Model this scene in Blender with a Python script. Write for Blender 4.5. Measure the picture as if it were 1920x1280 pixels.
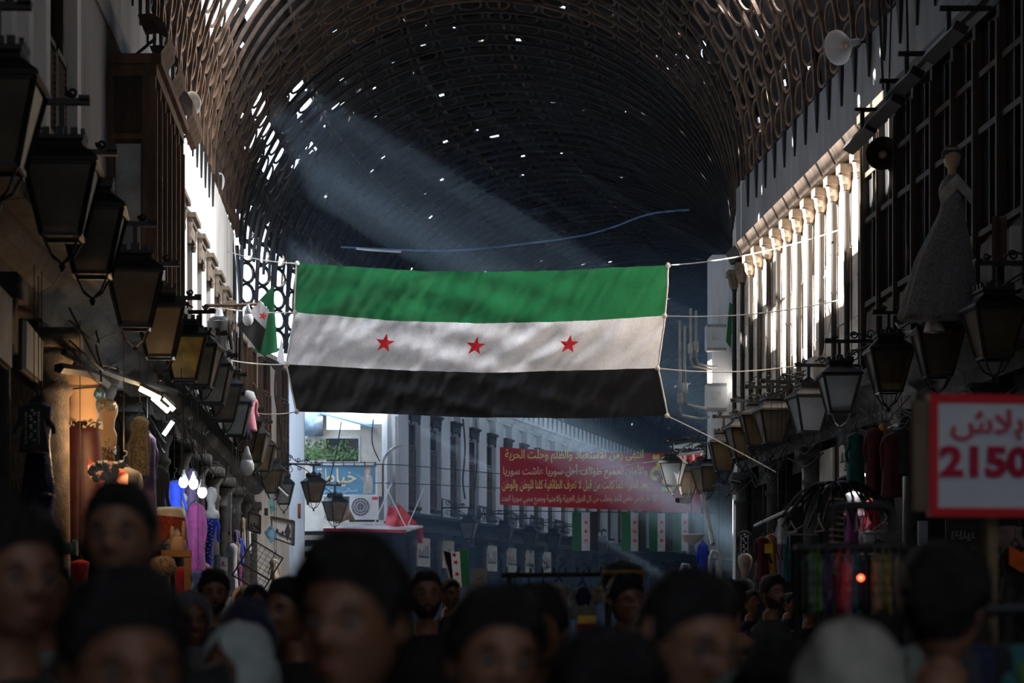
import bpy, math, random
import numpy as np
from mathutils import Vector, Matrix, noise
random.seed(7)
S = bpy.context.scene
C = S.collection
PI = math.pi
for o in list(bpy.data.objects): bpy.data.objects.remove(o)

# ---------------------------------------------------------------- camera, sky, sun, exposure
F = 3700.0; VX = 700.0; VY = 1140.0; EYE = 1.6          # focal length in px, principal point, eye height
cam = bpy.data.cameras.new('camera'); co = bpy.data.objects.new('camera', cam); C.objects.link(co)
co.location = (0, 0, EYE); co.rotation_euler = (PI/2, 0, 0)
cam.sensor_width = 36; cam.lens = F*36/1920
cam.shift_x = (960-VX)/1920; cam.shift_y = (VY-640)/1920
cam.clip_start = .05; cam.clip_end = 800
cam.dof.use_dof = True; cam.dof.focus_distance = 33; cam.dof.aperture_fstop = 2.8
S.camera = co
w = bpy.data.worlds.new('sky'); S.world = w; w.use_nodes = True
bg = w.node_tree.nodes['Background']; bg.inputs[0].default_value = (.62, .78, 1, 1); bg.inputs[1].default_value = 4.2
sun = bpy.data.lights.new('sun', 'SUN'); so = bpy.data.objects.new('sun', sun); C.objects.link(so)
sun.energy = 62; sun.angle = .009; sun.color = (1, .93, .84)
SD = Vector((.80, -.12, -.50)).normalized()              # the way the sunlight travels
so.rotation_euler = SD.to_track_quat('-Z', 'Y').to_euler(); so.location = (-30, 60, 40)
al = bpy.data.lights.new('left_wall_fill', 'AREA'); ao = bpy.data.objects.new('left_wall_fill', al); C.objects.link(ao)   # added area light outside an invented right roof opening, brightens the left wall
al.shape = 'RECTANGLE'; al.size = 12; al.size_y = 2.4; al.energy = 5600; al.spread = 1.7; al.color = (.96, .98, 1)
ao.location = (6.2, 34.5, 13.9); ao.rotation_euler = (Vector((-3.13, 36, 7.0))-ao.location).to_track_quat('-Z', 'X').to_euler()
S.view_settings.view_transform = 'Standard'; S.view_settings.look = 'None'
S.view_settings.exposure = 0; S.view_settings.gamma = 1; S.view_settings.use_curve_mapping = False
cy = S.cycles
cy.max_bounces = 7; cy.diffuse_bounces = 4; cy.glossy_bounces = 2; cy.transmission_bounces = 4; cy.transparent_max_bounces = 6
cy.volume_bounces = 0; cy.caustics_reflective = False; cy.caustics_refractive = False; cy.sample_clamp_indirect = 6
cy.use_denoising = True

# ---------------------------------------------------------------- materials
MATS = {}
def M(name, col, rough=.75, metal=0, var=.25, scale=4, bump=.15, streak=False, trans=0, emit=0, grime=0, sheen=0):
    if name in MATS: return MATS[name]
    m = bpy.data.materials.new(name); m.use_nodes = True; nt = m.node_tree; N = nt.nodes; L = nt.links
    b = N['Principled BSDF']; b.inputs['Roughness'].default_value = rough; b.inputs['Metallic'].default_value = metal
    tc = N.new('ShaderNodeTexCoord'); mp = N.new('ShaderNodeMapping'); L.new(tc.outputs['Object'], mp.inputs[0])
    if streak: mp.inputs['Scale'].default_value = (1, 1, .15)
    nz = N.new('ShaderNodeTexNoise'); nz.inputs['Scale'].default_value = scale; nz.inputs['Detail'].default_value = 6
    L.new(mp.outputs[0], nz.inputs['Vector'])
    rp = N.new('ShaderNodeValToRGB'); L.new(nz.outputs['Fac'], rp.inputs[0])
    c = Vector(col)
    lo = [min(1, max(0, x*(1-var))) for x in c]; hi = [min(1, x*(1+var)) for x in c]
    rp.color_ramp.elements[0].position = .35; rp.color_ramp.elements[0].color = (*lo, 1)
    rp.color_ramp.elements[1].position = .65; rp.color_ramp.elements[1].color = (*hi, 1)
    out = rp.outputs[0]
    if grime:
        n2 = N.new('ShaderNodeTexNoise'); n2.inputs['Scale'].default_value = 1.3; n2.inputs['Detail'].default_value = 8; n2.inputs['Roughness'].default_value = .7
        L.new(mp.outputs[0], n2.inputs['Vector'])
        r2 = N.new('ShaderNodeValToRGB'); r2.color_ramp.elements[0].position = .5; r2.color_ramp.elements[1].position = .72
        L.new(n2.outputs['Fac'], r2.inputs[0])
        mx = N.new('ShaderNodeMix'); mx.data_type = 'RGBA'; L.new(r2.outputs[0], mx.inputs[0]); L.new(out, mx.inputs[6])
        mx.inputs[7].default_value = (col[0]*(1-grime), col[1]*(1-grime)*.93, col[2]*(1-grime)*.85, 1)
        out = mx.outputs[2]
    L.new(out, b.inputs['Base Color'])
    if sheen: b.inputs['Sheen Weight'].default_value = sheen
    if bump:
        bp = N.new('ShaderNodeBump'); bp.inputs['Strength'].default_value = bump; bp.inputs['Distance'].default_value = .02
        n3 = N.new('ShaderNodeTexNoise'); n3.inputs['Scale'].default_value = scale*8; L.new(mp.outputs[0], n3.inputs['Vector'])
        L.new(n3.outputs['Fac'], bp.inputs['Height']); L.new(bp.outputs[0], b.inputs['Normal'])
    if emit:
        b.inputs['Emission Color'].default_value = (*col, 1); b.inputs['Emission Strength'].default_value = emit
    if trans:
        t = N.new('ShaderNodeBsdfTranslucent'); L.new(out, t.inputs[0]); mxs = N.new('ShaderNodeMixShader'); mxs.inputs[0].default_value = trans
        L.new(b.outputs[0], mxs.inputs[1]); L.new(t.outputs[0], mxs.inputs[2]); L.new(mxs.outputs[0], N['Material Output'].inputs[0])
    MATS[name] = m
    return m
white_wall = M('white plaster', (.82, .81, .80), .85, var=.1, scale=2, streak=True, grime=.35)
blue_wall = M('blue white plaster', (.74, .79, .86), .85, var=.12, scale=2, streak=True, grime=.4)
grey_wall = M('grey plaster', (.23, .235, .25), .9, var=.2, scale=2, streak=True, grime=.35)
stone = M('pale stone', (.74, .64, .54), .85, var=.15, scale=3, grime=.25, bump=.3)
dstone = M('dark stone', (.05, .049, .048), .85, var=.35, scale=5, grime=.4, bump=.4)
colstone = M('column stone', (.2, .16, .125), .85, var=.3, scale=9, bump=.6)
iron = M('black iron', (.02, .02, .021), .5, .3, var=.3)
lit_rust = M('rusty lit iron', (.13, .08, .052), .8, 0, var=.6, scale=3.5, bump=.3)  # near ironwork: bounced light painted into the rust as a lighter tan
ringm = M('rusty lit ring iron', (.19, .12, .078), .8, 0, var=.5, scale=3, bump=.2)  # near rings lightened further to carry the weak bounced light
mid = M('brown shaded iron', (.06, .04, .028), .7, .15, var=.6)  # in-between tone from the lit near iron to the shaded far iron
shade_iron = M('shaded iron', (.018, .016, .015), .7, .2, var=.5)  # far ironwork: its shade painted in as near black
sheet = M('sheet metal', (.02, .02, .023), .55, .5, var=.5, scale=1.5, streak=False)
wood = M('brown wood', (.13, .075, .045), .7, var=.4, scale=6, streak=True)
dwood = M('dark wood', (.05, .034, .024), .7, var=.4, scale=6, streak=True)
pole_m = M('pole paint', (.012, .009, .007), .7, var=.4, scale=5, streak=True)
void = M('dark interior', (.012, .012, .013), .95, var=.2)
paving = M('dark paving', (.08, .078, .075), .6, var=.3, scale=2)
glassy = M('frosted lantern glass', (.17, .13, .08), .35, var=.25, scale=3, trans=.45, bump=0)
glassw = M('white lantern glass', (.4, .43, .45), .35, var=.15, scale=3, trans=.45, bump=0)
glassgold = M('yellow lantern glass', (.5, .33, .05), .35, var=.35, scale=5, trans=.45, bump=0)
winglass = M('window glass', (.03, .033, .038), .08, var=.2, bump=0)
rope_m = M('white rope', (.75, .73, .68), .9, var=.1, bump=0)
wire_m = M('black wire', (.012, .012, .012), .6, var=.1, bump=0)
signm = M('sign board cream', (.5, .47, .4), .7, var=.12)
ink = M('sign ink', (.03, .03, .03), .7, var=.1, bump=0)
offwhite = M('white plastic', (.75, .77, .8), .45, var=.05, bump=0)

# ---------------------------------------------------------------- mesh helpers
class MB:
    def __init__(s): s.v = []; s.f = []; s.smooth = False
    def add(s, vs, fs):
        n = len(s.v); s.v += [tuple(p) for p in vs]; s.f += [tuple(i+n for i in f) for f in fs]; return s
    def box(s, c, d, rot=None, taper=1):
        x, y, z = d[0]/2, d[1]/2, d[2]/2; t = taper
        vs = [Vector(p) for p in ((-x,-y,-z),(x,-y,-z),(x,y,-z),(-x,y,-z),(-x*t,-y*t,z),(x*t,-y*t,z),(x*t,y*t,z),(-x*t,y*t,z))]
        if rot is not None: vs = [rot @ p for p in vs]
        c = Vector(c)
        return s.add([p+c for p in vs], [(0,3,2,1),(4,5,6,7),(0,1,5,4),(1,2,6,5),(2,3,7,6),(3,0,4,7)])
    def bx(s, x0, x1, y0, y1, z0, z1): return s.box(((x0+x1)/2, (y0+y1)/2, (z0+z1)/2), (abs(x1-x0), abs(y1-y0), abs(z1-z0)))
    def bar(s, a, b, wd, ht=None):
        a = Vector(a); b = Vector(b); d = b-a; q = d.to_track_quat('Z', 'Y').to_matrix()
        return s.box((a+b)/2, (wd, ht or wd, d.length), q)
    def tube(s, pts, r, n=6, closed=False, cap=True):
        pts = [Vector(p) for p in pts]; k = len(pts); rr = r if isinstance(r, (list, tuple)) else [r]*k
        vs = []; up = Vector((0, 0, 1)); last = None
        for i, p in enumerate(pts):
            t = (pts[(i+1) % k]-pts[i-1]) if closed else (pts[min(i+1, k-1)]-pts[max(i-1, 0)])
            if t.length < 1e-9: t = Vector((0, 0, 1))
            t.normalize()
            if last is None:
                a = t.cross(up if abs(t.z) < .95 else Vector((1, 0, 0))).normalized()
            else:
                a = (last-t*last.dot(t)); a = a.normalized() if a.length > 1e-6 else t.orthogonal().normalized()
            last = a; b = t.cross(a)
            for j in range(n):
                th = 2*PI*j/n; vs.append(p+(a*math.cos(th)+b*math.sin(th))*rr[i])
        fs = []
        for i in range(k if closed else k-1):
            for j in range(n):
                i2 = (i+1) % k; j2 = (j+1) % n
                fs.append((i*n+j, i*n+j2, i2*n+j2, i2*n+j))
        if cap and not closed: fs += [tuple(range(n))[::-1], tuple((k-1)*n+j for j in range(n))]
        return s.add(vs, fs)
    def lathe(s, prof, n=12, c=(0, 0, 0), M4=None, sx=1, sy=1, ph=0):
        vs = []; c = Vector(c)
        for r, z in prof:
            for j in range(n):
                th = 2*PI*j/n+ph; p = Vector((r*math.cos(th)*sx, r*math.sin(th)*sy, z))
                vs.append((M4 @ p if M4 is not None else p)+c)
        k = len(prof); fs = []
        for i in range(k-1):
            for j in range(n): j2 = (j+1) % n; fs.append((i*n+j, i*n+j2, (i+1)*n+j2, (i+1)*n+j))
        fs += [tuple(range(n))[::-1], tuple((k-1)*n+j for j in range(n))]
        return s.add(vs, fs)
    def loft(s, rings, cap=True):
        n = len(rings[0]); vs = [p for r in rings for p in r]; fs = []
        for i in range(len(rings)-1):
            for j in range(n): j2 = (j+1) % n; fs.append((i*n+j, i*n+j2, (i+1)*n+j2, (i+1)*n+j))
        if cap: fs += [tuple(range(n))[::-1], tuple((len(rings)-1)*n+j for j in range(n))]
        return s.add(vs, fs)
    def grid(s, fn, nu, nv, skip=None):
        vs = [fn(i/nu, j/nv) for j in range(nv+1) for i in range(nu+1)]
        fs = [(j*(nu+1)+i, j*(nu+1)+i+1, (j+1)*(nu+1)+i+1, (j+1)*(nu+1)+i) for j in range(nv) for i in range(nu) if not (skip and skip(i/nu, j/nv))]
        return s.add(vs, fs)
    def prism(s, pts, y0, y1):
        n = len(pts)
        return s.add([(p[0], y0, p[1]) for p in pts]+[(p[0], y1, p[1]) for p in pts],
                     [tuple(range(n)), tuple(range(2*n-1, n-1, -1))]+[(i, i+n, (i+1) % n+n, (i+1) % n) for i in range(n)])
    def mesh(s, name, mat, smooth=False):
        me = bpy.data.meshes.new(name); me.from_pydata(s.v, [], s.f); me.update()
        if smooth or s.smooth: me.polygons.foreach_set('use_smooth', [True]*len(me.polygons))
        if mat: me.materials.append(mat)
        return me
def link(name, data, parent=None, loc=None, rotz=None):
    o = bpy.data.objects.new(name, data); C.objects.link(o)
    if parent is not None: o.parent = parent
    if loc is not None: o.location = loc
    if rotz is not None: o.rotation_euler = (0, 0, rotz)
    return o
def part(name, mb, mat, parent, smooth=False, loc=None, label=None):
    o = link(name, mb.mesh(name, mat, smooth) if isinstance(mb, MB) else mb, parent, loc)
    if label: o['label'] = label
    return o
def tag(o, label, cat, group=None, kind=None):
    o['label'] = label; o['category'] = cat
    if group: o['group'] = group
    if kind: o['kind'] = kind
    return o
def thing(name, label, cat, loc=(0, 0, 0), rotz=0, group=None):
    return tag(link(name, None, None, loc, rotz), label, cat, group)
def solo(name, mb, mat, label, cat, loc=(0, 0, 0), rotz=0, group=None, smooth=False):
    return tag(link(name, mb.mesh(name, mat, smooth), None, loc, rotz), label, cat, group)
def struct(name, mb, mat, loc=None, rotz=None, parent=None):
    o = link(name, mb.mesh(name, mat) if mb is not None else None, parent, loc, rotz)
    if parent is None: o['kind'] = 'structure'
    return o
def kids(o): return [c for c in CH.get(o.name, [])]
CH = {}
def dup(root, loc, rotz, label=None, group=None):
    r = root.copy(); C.objects.link(r); r.location = loc; r.rotation_euler = (0, 0, rotz)
    if label: r['label'] = label
    if group: r['group'] = group
    for ch in root.children:
        c = ch.copy(); C.objects.link(c); c.parent = r
        for g in ch.children:
            d = g.copy(); C.objects.link(d); d.parent = c
    return r
def P(px, py, Y): return Vector(((px-VX)*Y/F, Y, EYE+(VY-py)*Y/F))
ORD = 'nearest second third fourth fifth sixth seventh eighth ninth tenth eleventh twelfth thirteenth fourteenth fifteenth sixteenth seventeenth eighteenth'.split()
# Arabic letters into their joined forms, right to left
AF = {'ا':'FE8D FE8E','أ':'FE83 FE84','ب':'FE8F FE90 FE91 FE92','ت':'FE95 FE96 FE97 FE98','ج':'FE9D FE9E FE9F FEA0','ح':'FEA1 FEA2 FEA3 FEA4','خ':'FEA5 FEA6 FEA7 FEA8','د':'FEA9 FEAA','ر':'FEAD FEAE','ز':'FEAF FEB0','س':'FEB1 FEB2 FEB3 FEB4','ش':'FEB5 FEB6 FEB7 FEB8','ص':'FEB9 FEBA FEBB FEBC','ط':'FEC1 FEC2 FEC3 FEC4','ظ':'FEC5 FEC6 FEC7 FEC8','ع':'FEC9 FECA FECB FECC','ف':'FED1 FED2 FED3 FED4','ق':'FED5 FED6 FED7 FED8','ك':'FED9 FEDA FEDB FEDC','ل':'FEDD FEDE FEDF FEE0','م':'FEE1 FEE2 FEE3 FEE4','ن':'FEE5 FEE6 FEE7 FEE8','ه':'FEE9 FEEA FEEB FEEC','و':'FEED FEEE','ي':'FEF1 FEF2 FEF3 FEF4','ى':'FEEF FEF0','ة':'FE93 FE94','ئ':'FE89 FE8A FE8B FE8C','لا':'FEFB FEFC','لأ':'FEF7 FEF8'}
AF = {k: [chr(int(x, 16)) for x in v.split()] for k, v in AF.items()}
def arabic(s):
    t = []; i = 0
    while i < len(s):
        if s[i:i+2] in AF: t.append(s[i:i+2]); i += 2
        else: t.append(s[i]); i += 1
    out = []
    for i, c in enumerate(t):
        if c not in AF: out.append(c); continue
        f = AF[c]; p = i > 0 and t[i-1] in AF and len(AF[t[i-1]]) == 4; n = i+1 < len(t) and t[i+1] in AF and len(f) == 4
        out.append(f[3] if p and n else f[1] if p else f[2] if n else f[0])
    return ''.join(reversed(out))
def text_mesh(name, txt, mat, x0, x1, z0, z1, warp=None, bold=0, y=-.012, slant=0):
    """letters as a thin mesh filling the box x0..x1, z0..z1 of a panel that faces -y"""
    c = bpy.data.curves.new(name, 'FONT'); c.body = txt; c.extrude = .05; c.resolution_u = 3; c.offset = bold
    o = bpy.data.objects.new(name, c); me = bpy.data.meshes.new_from_object(o); bpy.data.objects.remove(o)
    n = len(me.vertices); a = np.zeros(n*3); me.vertices.foreach_get('co', a); a = a.reshape(-1, 3)
    mn = a.min(0); mx = a.max(0); k = (a-mn)/(mx-mn+1e-9)
    X = x0+(x1-x0)*(k[:, 0]+slant*(k[:, 1]-.5)); Z = z0+(z1-z0)*k[:, 1]; Y = y-k[:, 2]*.004
    if warp: Y = Y+np.array([warp(p, q) for p, q in zip(X, Z)])
    me.vertices.foreach_set('co', np.stack([X, Y, Z], 1).ravel()); me.materials.clear(); me.materials.append(mat); me.update()
    return me
def star(mb, cx, cz, r, y, warp=None, rot=0):
    pts = [(cx+(r if i % 2 == 0 else r*.39)*math.sin(PI*i/5+rot), cz+(r if i % 2 == 0 else r*.39)*math.cos(PI*i/5+rot)) for i in range(10)]
    pts.append((cx, cz)); w = warp or (lambda x, z: 0)
    vs = [(p[0], y+w(*p), p[1]) for p in pts]+[(p[0], y+.003+w(*p), p[1]) for p in pts]
    mb.add(vs, [(i, (i+1) % 10, 10) for i in range(10)]+[(i+11, 21, (i+1) % 10+11) for i in range(10)]+[(i, i+11, (i+1) % 10+11, (i+1) % 10) for i in range(10)])
# ---------------------------------------------------------------- the street's two sides and the vault over it
ST = [-7, 39, 45, 50, 55, 60, 66, 107, 150]
LP = [(-3.13, -7), (-3.13, 39), (-3.1, 45.2), (-2.75, 50.4), (-1.9, 55.6), (-.7, 60.8), (.7, 66), (13.9, 104.8), (27.7, 145.5)]
RP = [(7.26, -7), (7.26, 39), (8.1, 44.5), (9.1, 49.4), (10.2, 54.2), (11.5, 59), (13.3, 64.6), (26.5, 103.4), (40.3, 144)]
def cr(tab, s):
    xs = np.interp(s, ST, [p[0] for p in tab]); ys = np.interp(s, ST, [p[1] for p in tab]); return Vector((xs, ys, 0))
def LR(s):
    a = Vector(); b = Vector()
    for d in (-1.2, 0, 1.2): a += cr(LP, s+d)/3; b += cr(RP, s+d)/3
    return a, b
ZS = 10.0
def vp(s, a, off=0):
    l, r = LR(s); t = (1-math.cos(a))/2; p = l.lerp(r, t); h = (r-l).length/2; n = (r-l).normalized()
    rise = 5.2
    p = p+Vector((0, 0, ZS+rise*math.sin(a)))
    return p+(n*(-math.cos(a))+Vector((0, 0, math.sin(a))))*off
BAY = .85
g = MB(); g.bx(-16, 60, -12, 170, -.3, 0); floor = struct('floor', g, paving)

ceiling = struct('ceiling', None, None)
ribs = [s for s in np.arange(13.6, 146, BAY)]
for s in ribs:
    m = MB(); K = 44; rings = []
    for k in range(K+1):
        a = PI*k/K; l, r = LR(s); n = (r-l).normalized(); t = Vector((-n.y, n.x, 0))*.05
        i = vp(s, a, -.05); o = vp(s, a, .015)
        rings.append([i-t, i+t, o+t, o-t])
    m.loft(rings); part('vault_rib', m, lit_rust if s < 38.5 else mid if s < 45 else shade_iron, ceiling)
# iron rings filling the bays between the ribs
NR = 28
def ring_mb():
    m = MB(); n = 18; vs = []
    for j in range(n):
        c, s_ = math.cos(2*PI*j/n), math.sin(2*PI*j/n)
        for r, z in ((.33, -.035), (.40, -.035), (.40, .0), (.33, .0)): vs.append((r*c, r*s_, z))
    fs = [(j*4+k, j*4+(k+1) % 4, ((j+1) % n)*4+(k+1) % 4, ((j+1) % n)*4+k) for j in range(n) for k in range(4)]
    return m.add(vs, fs)
rmb = ring_mb(); rme = rmb.mesh('vault_ring', ringm); rmf = rmb.mesh('vault_ring', shade_iron); rmm = rmb.mesh('vault_ring', mid)
rv = np.array(rmb.v); rf = np.array(rmb.f)
def ring_M(s, a):
    c = vp(s, a); u = (vp(s+.1, a)-vp(s-.1, a)).normalized(); v = (vp(s, a+.03)-vp(s, a-.03)).normalized(); w_ = u.cross(v)
    k = .70; return Matrix(((u.x, v.x*k, w_.x, c.x), (u.y, v.y*k, w_.y, c.y), (u.z, v.z*k, w_.z, c.z), (0, 0, 0, 1)))
near = []; far = []; LATS = [(x, z) for x in np.arange(57.4, 57.3, .85) for z in (9.55, 8.72)]
def gone(s, a): return 27.4 < s < 39.8 and .4 < a < .88
for s in ribs[:-1]:
    for k in range(NR):
        sc = s+BAY/2; a = PI*(k+.5)/NR; c = vp(sc, a)
        if gone(sc, a) or (45.5 < sc < 55 and a < .22): continue
        px, py = VX+F*c.x/c.y, VY-F*(c.z-EYE)/c.y
        (near if 24 < c.y and py > -20 and px > 200 and px < 1720 else far).append((c.y, sc, a))
near.sort(); far += near[300:]; near = near[:300]
for _, s, a in near:
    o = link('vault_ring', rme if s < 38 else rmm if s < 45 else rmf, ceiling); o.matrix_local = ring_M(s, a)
V = []; Fa = []; n0 = 0
for _, s, a in far:
    Mx = np.array(ring_M(s, a)); V.append(rv @ Mx[:3, :3].T+Mx[:3, 3]); Fa.append(rf+n0); n0 += len(rv)
for s, z in LATS:
    l, r = LR(s); n = (r-l).normalized(); u = Vector((-n.y, n.x, 0)); Mx = np.array(((u.x, 0, n.x), (u.y, 0, n.y), (0, 1, 0)))
    V.append(rv @ Mx.T+np.array((l.x, l.y, z))); Fa.append(rf+n0); n0 += len(rv)
me = bpy.data.meshes.new('ring_lattice'); me.from_pydata(np.concatenate(V).tolist(), [], np.concatenate(Fa).tolist()); me.materials.append(shade_iron)
o = link('ring_lattice', me, ceiling); o['kind'] = 'stuff'
# corrugated sheets outside the ironwork; bullet holes, tears and added light openings cut through the mesh
rnd = random.Random(21)
NA = 160; DS = .1
S0, S1 = 26.0, 118.0; NSs = int((S1-S0)/DS)
hole = np.zeros((NSs, NA), bool)
for _ in range(520):
    i = int(NSs*rnd.random()**1.25); j = rnd.randrange(NA); hole[i, j] = True
for _ in range(26):
    i = int(NSs*rnd.random()**1.2); j = rnd.randrange(10, NA-10); hole[i, j:j+rnd.randrange(2, 5)] = True
def tear_opening(s0, s1, a0, a1, dens=1.0):
    i0, i1 = int((s0-S0)/DS), int((s1-S0)/DS); j0, j1 = int(a0/PI*NA), int(a1/PI*NA)
    for i in range(max(0, i0), i1):
        for j in range(j0, j1):
            if dens >= 1 or noise.noise(Vector((i*.13, j*.2, 3.3)))*.9+.5 < dens: hole[i, j] = True
tear_opening(27.5, 36.2, .6, .83); tear_opening(36.2, 39.4, .62, .83, .8); tear_opening(32, 38, .5, .6); tear_opening(34, 37, .42, .5)   # the missing skylight over the left haunch
tear_opening(45.8, 49.2, .44, .57, .85); tear_opening(46, 48.4, .69, .80, .75); tear_opening(47, 50, .86, .95, .3); tear_opening(50.5, 52, .56, .7, .35)
tear_opening(45.6, 55, 0, .21); tear_opening(27.0, 36.5, 2.26, 2.62); tear_opening(62, 96, 2.55, 3.1); tear_opening(43.9, 45.0, .52, .59)  # right haunch openings and the meter box hole are added to let light in
hole[int((28-S0)/DS):int((40-S0)/DS), :int(.42/PI*NA)] = False; tear_opening(47, 51, .2, .30, .3)
tear_opening(33, 35.2, 2.62, 2.66); tear_opening(36.0, 36.9, 2.45, 2.49); tear_opening(41, 42.5, 2.5, 2.53); tear_opening(44, 46, 2.36, 2.39)
def sheet_piece(s0, s1, a0, a1, ds, na, off, holes):
    ns = max(1, int(round((s1-s0-.06)/ds))); vs = []; fs = []
    for i in range(ns+1):
        s = s0+(s1-s0)*i/ns
        l, r = LR(s); n = (r-l).normalized(); p0 = l; d = r-l; z = .03 if i % 2 else -.02
        for j in range(na+1):
            a = a0+(a1-a0)*j/na; c, sn = math.cos(a), math.sin(a); q = off+z
            vs.append((p0.x+d.x*(1-c)/2-n.x*c*q, p0.y+d.y*(1-c)/2-n.y*c*q, ZS+5.2*sn+sn*q))
    for i in range(ns):
        for j in range(na):
            if holes is not None and not (k_ := 0):
                I = int(round((s0-S0)/DS))+i; J = int(round(a0/PI*NA))+j
                if 0 <= I < NSs and hole[I, min(J, NA-1)]: continue
            b = i*(na+1)+j; fs.append((b, b+1, b+na+2, b+na+1))
    if not fs: return
    me = bpy.data.meshes.new('roof_sheet'); me.from_pydata(vs, [], fs); me.materials.append(sheet)
    link('roof_sheet', me, ceiling)
PS = 2.6; q = 0
s = S0
while s < S1-.01:
    e = min(s+PS, S1)
    for k in range(8):
        a0, a1 = PI*k/8, PI*(k+1)/8
        sheet_piece(s-.04, e+.04, a0, a1+.012, DS, NA//8, .42+.02*((k+q) % 2), True)
    s = e; q += 1
for s0, s1 in ((-7, 4), (4, 15), (15, 26.05), (117.9, 150)):
    for k in range(4): sheet_piece(s0, s1, PI*k/4, PI*(k+1)/4, .8, 10, .44, None)
for s in np.arange(45, 66.5, .85):
    if s < 99: continue
    m = MB(); l, r = LR(s); m.bar((l.x, l.y, 8.25), (l.x, l.y, 10.1), .07, .09); part('lattice_post', m, shade_iron, ceiling)
# open screen of iron circles that closes the gap beside the cross lane
A_ = Vector((-3.45, 50.6, 0)); B_ = Vector((-1.55, 52.8, 0)); u_ = (B_-A_).normalized(); n_ = Vector((-u_.y, u_.x, 0)); LL_ = (B_-A_).length; k_n = 5; dx_ = LL_/k_n
for i in range(k_n+1):
    p = A_+u_*dx_*i; m = MB(); m.bar((p.x, p.y, 8.3), (p.x+.12, p.y, 11.6), .1, .1); part('screen_post', m, shade_iron, ceiling)
for i in range(k_n):
    for j in range(6):
        c = A_+u_*dx_*(i+.5)+Vector((0, 0, 8.62+j*.54)); m = MB(); m.tube([c+u_*.25*math.cos(a)+Vector((0, 0, .25*math.sin(a))) for a in np.linspace(0, 2*PI, 17)[:-1]], .045, 4, True); part('screen_ring', m, shade_iron, ceiling)
# a few purlins along the vault
for a in (.35, .8, 1.25, PI/2+.05, 1.95, 2.4, 2.8):
    m = MB(); m.tube([vp(s, a, .30) for s in np.arange(26 if a > .5 else 26, 140, 2.0)], .04, 4); part('purlin', m, lit_rust, ceiling)
# hanging rods from the vault
for px, py, Y, L in ((385, 340, 40, 5), (408, 310, 43, 4), (482, 130, 46, 2.2), (330, 180, 36, 1.5)):
    m = MB(); p = P(px, py-60, Y); m.tube([p+Vector((0, 0, 1)), p-Vector((0, 0, L))], .012, 4); part('tie_rod', m, wire_m, ceiling)

# ---------------------------------------------------------------- wall frames: local x along the wall, y out into the street, z up
def wl(Y, z=0, out=0): return (-3.13+out, Y, z), -PI/2
def wr(Y, z=0, out=0): return (7.26-out, Y, z), PI/2
D0 = Vector((.7, 66, 0)); DU = Vector((.322, .947, 0)).normalized(); DN = Vector((DU.y, -DU.x, 0)); DR = math.atan2(-DN.x, DN.y)
def wf(t, z=0, out=0): p = D0+DU*t+DN*out; return (p.x, p.y, z), DR
def rot_box(m, p0, p1, y0, y1, z0, z1):
    """box standing on the ground line p0-p1, from y0 to y1 towards the left normal"""
    p0 = Vector((*p0, 0)); p1 = Vector((*p1, 0)); d = p1-p0; a = math.atan2(d.y, d.x); L = d.length
    R = Matrix.Rotation(a, 3, 'Z'); c = (p0+p1)/2+R @ Vector((0, (y0+y1)/2, 0)); c.z = (z0+z1)/2
    m.box(c, (L, abs(y1-y0), z1-z0), R)
# left wall: upper skin is set back .28, piers and spandrels stand in front of it
m = MB(); m.bx(-3.9, -3.41, -8, 44.6, 4.5, 10.05); rot_box(m, (-3.6, 44.6), (-3.2, 50.4), -.2, .3, 0, 8.4); rot_box(m, (-3.2, 50.4), (-2.5, 54), -.2, .3, 0, 8.3)
wall_left = struct('wall_left', m, white_wall)
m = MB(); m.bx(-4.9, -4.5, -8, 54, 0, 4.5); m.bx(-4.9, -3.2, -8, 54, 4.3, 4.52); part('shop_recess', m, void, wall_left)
m = MB(); m.bx(7.54, 8.0, -8, 39.6, 4.5, 10.05); m.bx(7.54, 8.4, 39.3, 39.6, 0, 10.05)
for i in range(1, len(RP)-1): rot_box(m, RP[i], RP[i+1], 0, -.5, 0, 10.05)
wall_right = struct('wall_right', m, white_wall)
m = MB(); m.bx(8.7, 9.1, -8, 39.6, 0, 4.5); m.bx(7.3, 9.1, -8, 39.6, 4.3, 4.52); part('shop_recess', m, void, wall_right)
# far side of the street beyond the bend: seen obliquely
m = MB(); e = D0+DU*88
rot_box(m, (D0.x, D0.y), (e.x, e.y), .25, .7, 4.5, 10.05); wall_far = struct('wall_back', m, blue_wall)
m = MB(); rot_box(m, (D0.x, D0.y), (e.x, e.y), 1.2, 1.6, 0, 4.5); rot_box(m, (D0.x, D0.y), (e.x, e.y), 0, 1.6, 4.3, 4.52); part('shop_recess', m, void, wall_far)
# added wall behind the camera with a small opening to limit fill; far end
m = MB(); m.bx(-9, 0, -8.5, -8, 0, 16); m.bx(3, 12, -8.5, -8, 0, 16); m.bx(0, 3, -8.5, -8, 2.4, 16); struct('fill_blocker', m, grey_wall)
m = MB(); rot_box(m, (27, 146), (43, 140), 0, .5, 0, 16); struct('wall_end', m, grey_wall)

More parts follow.
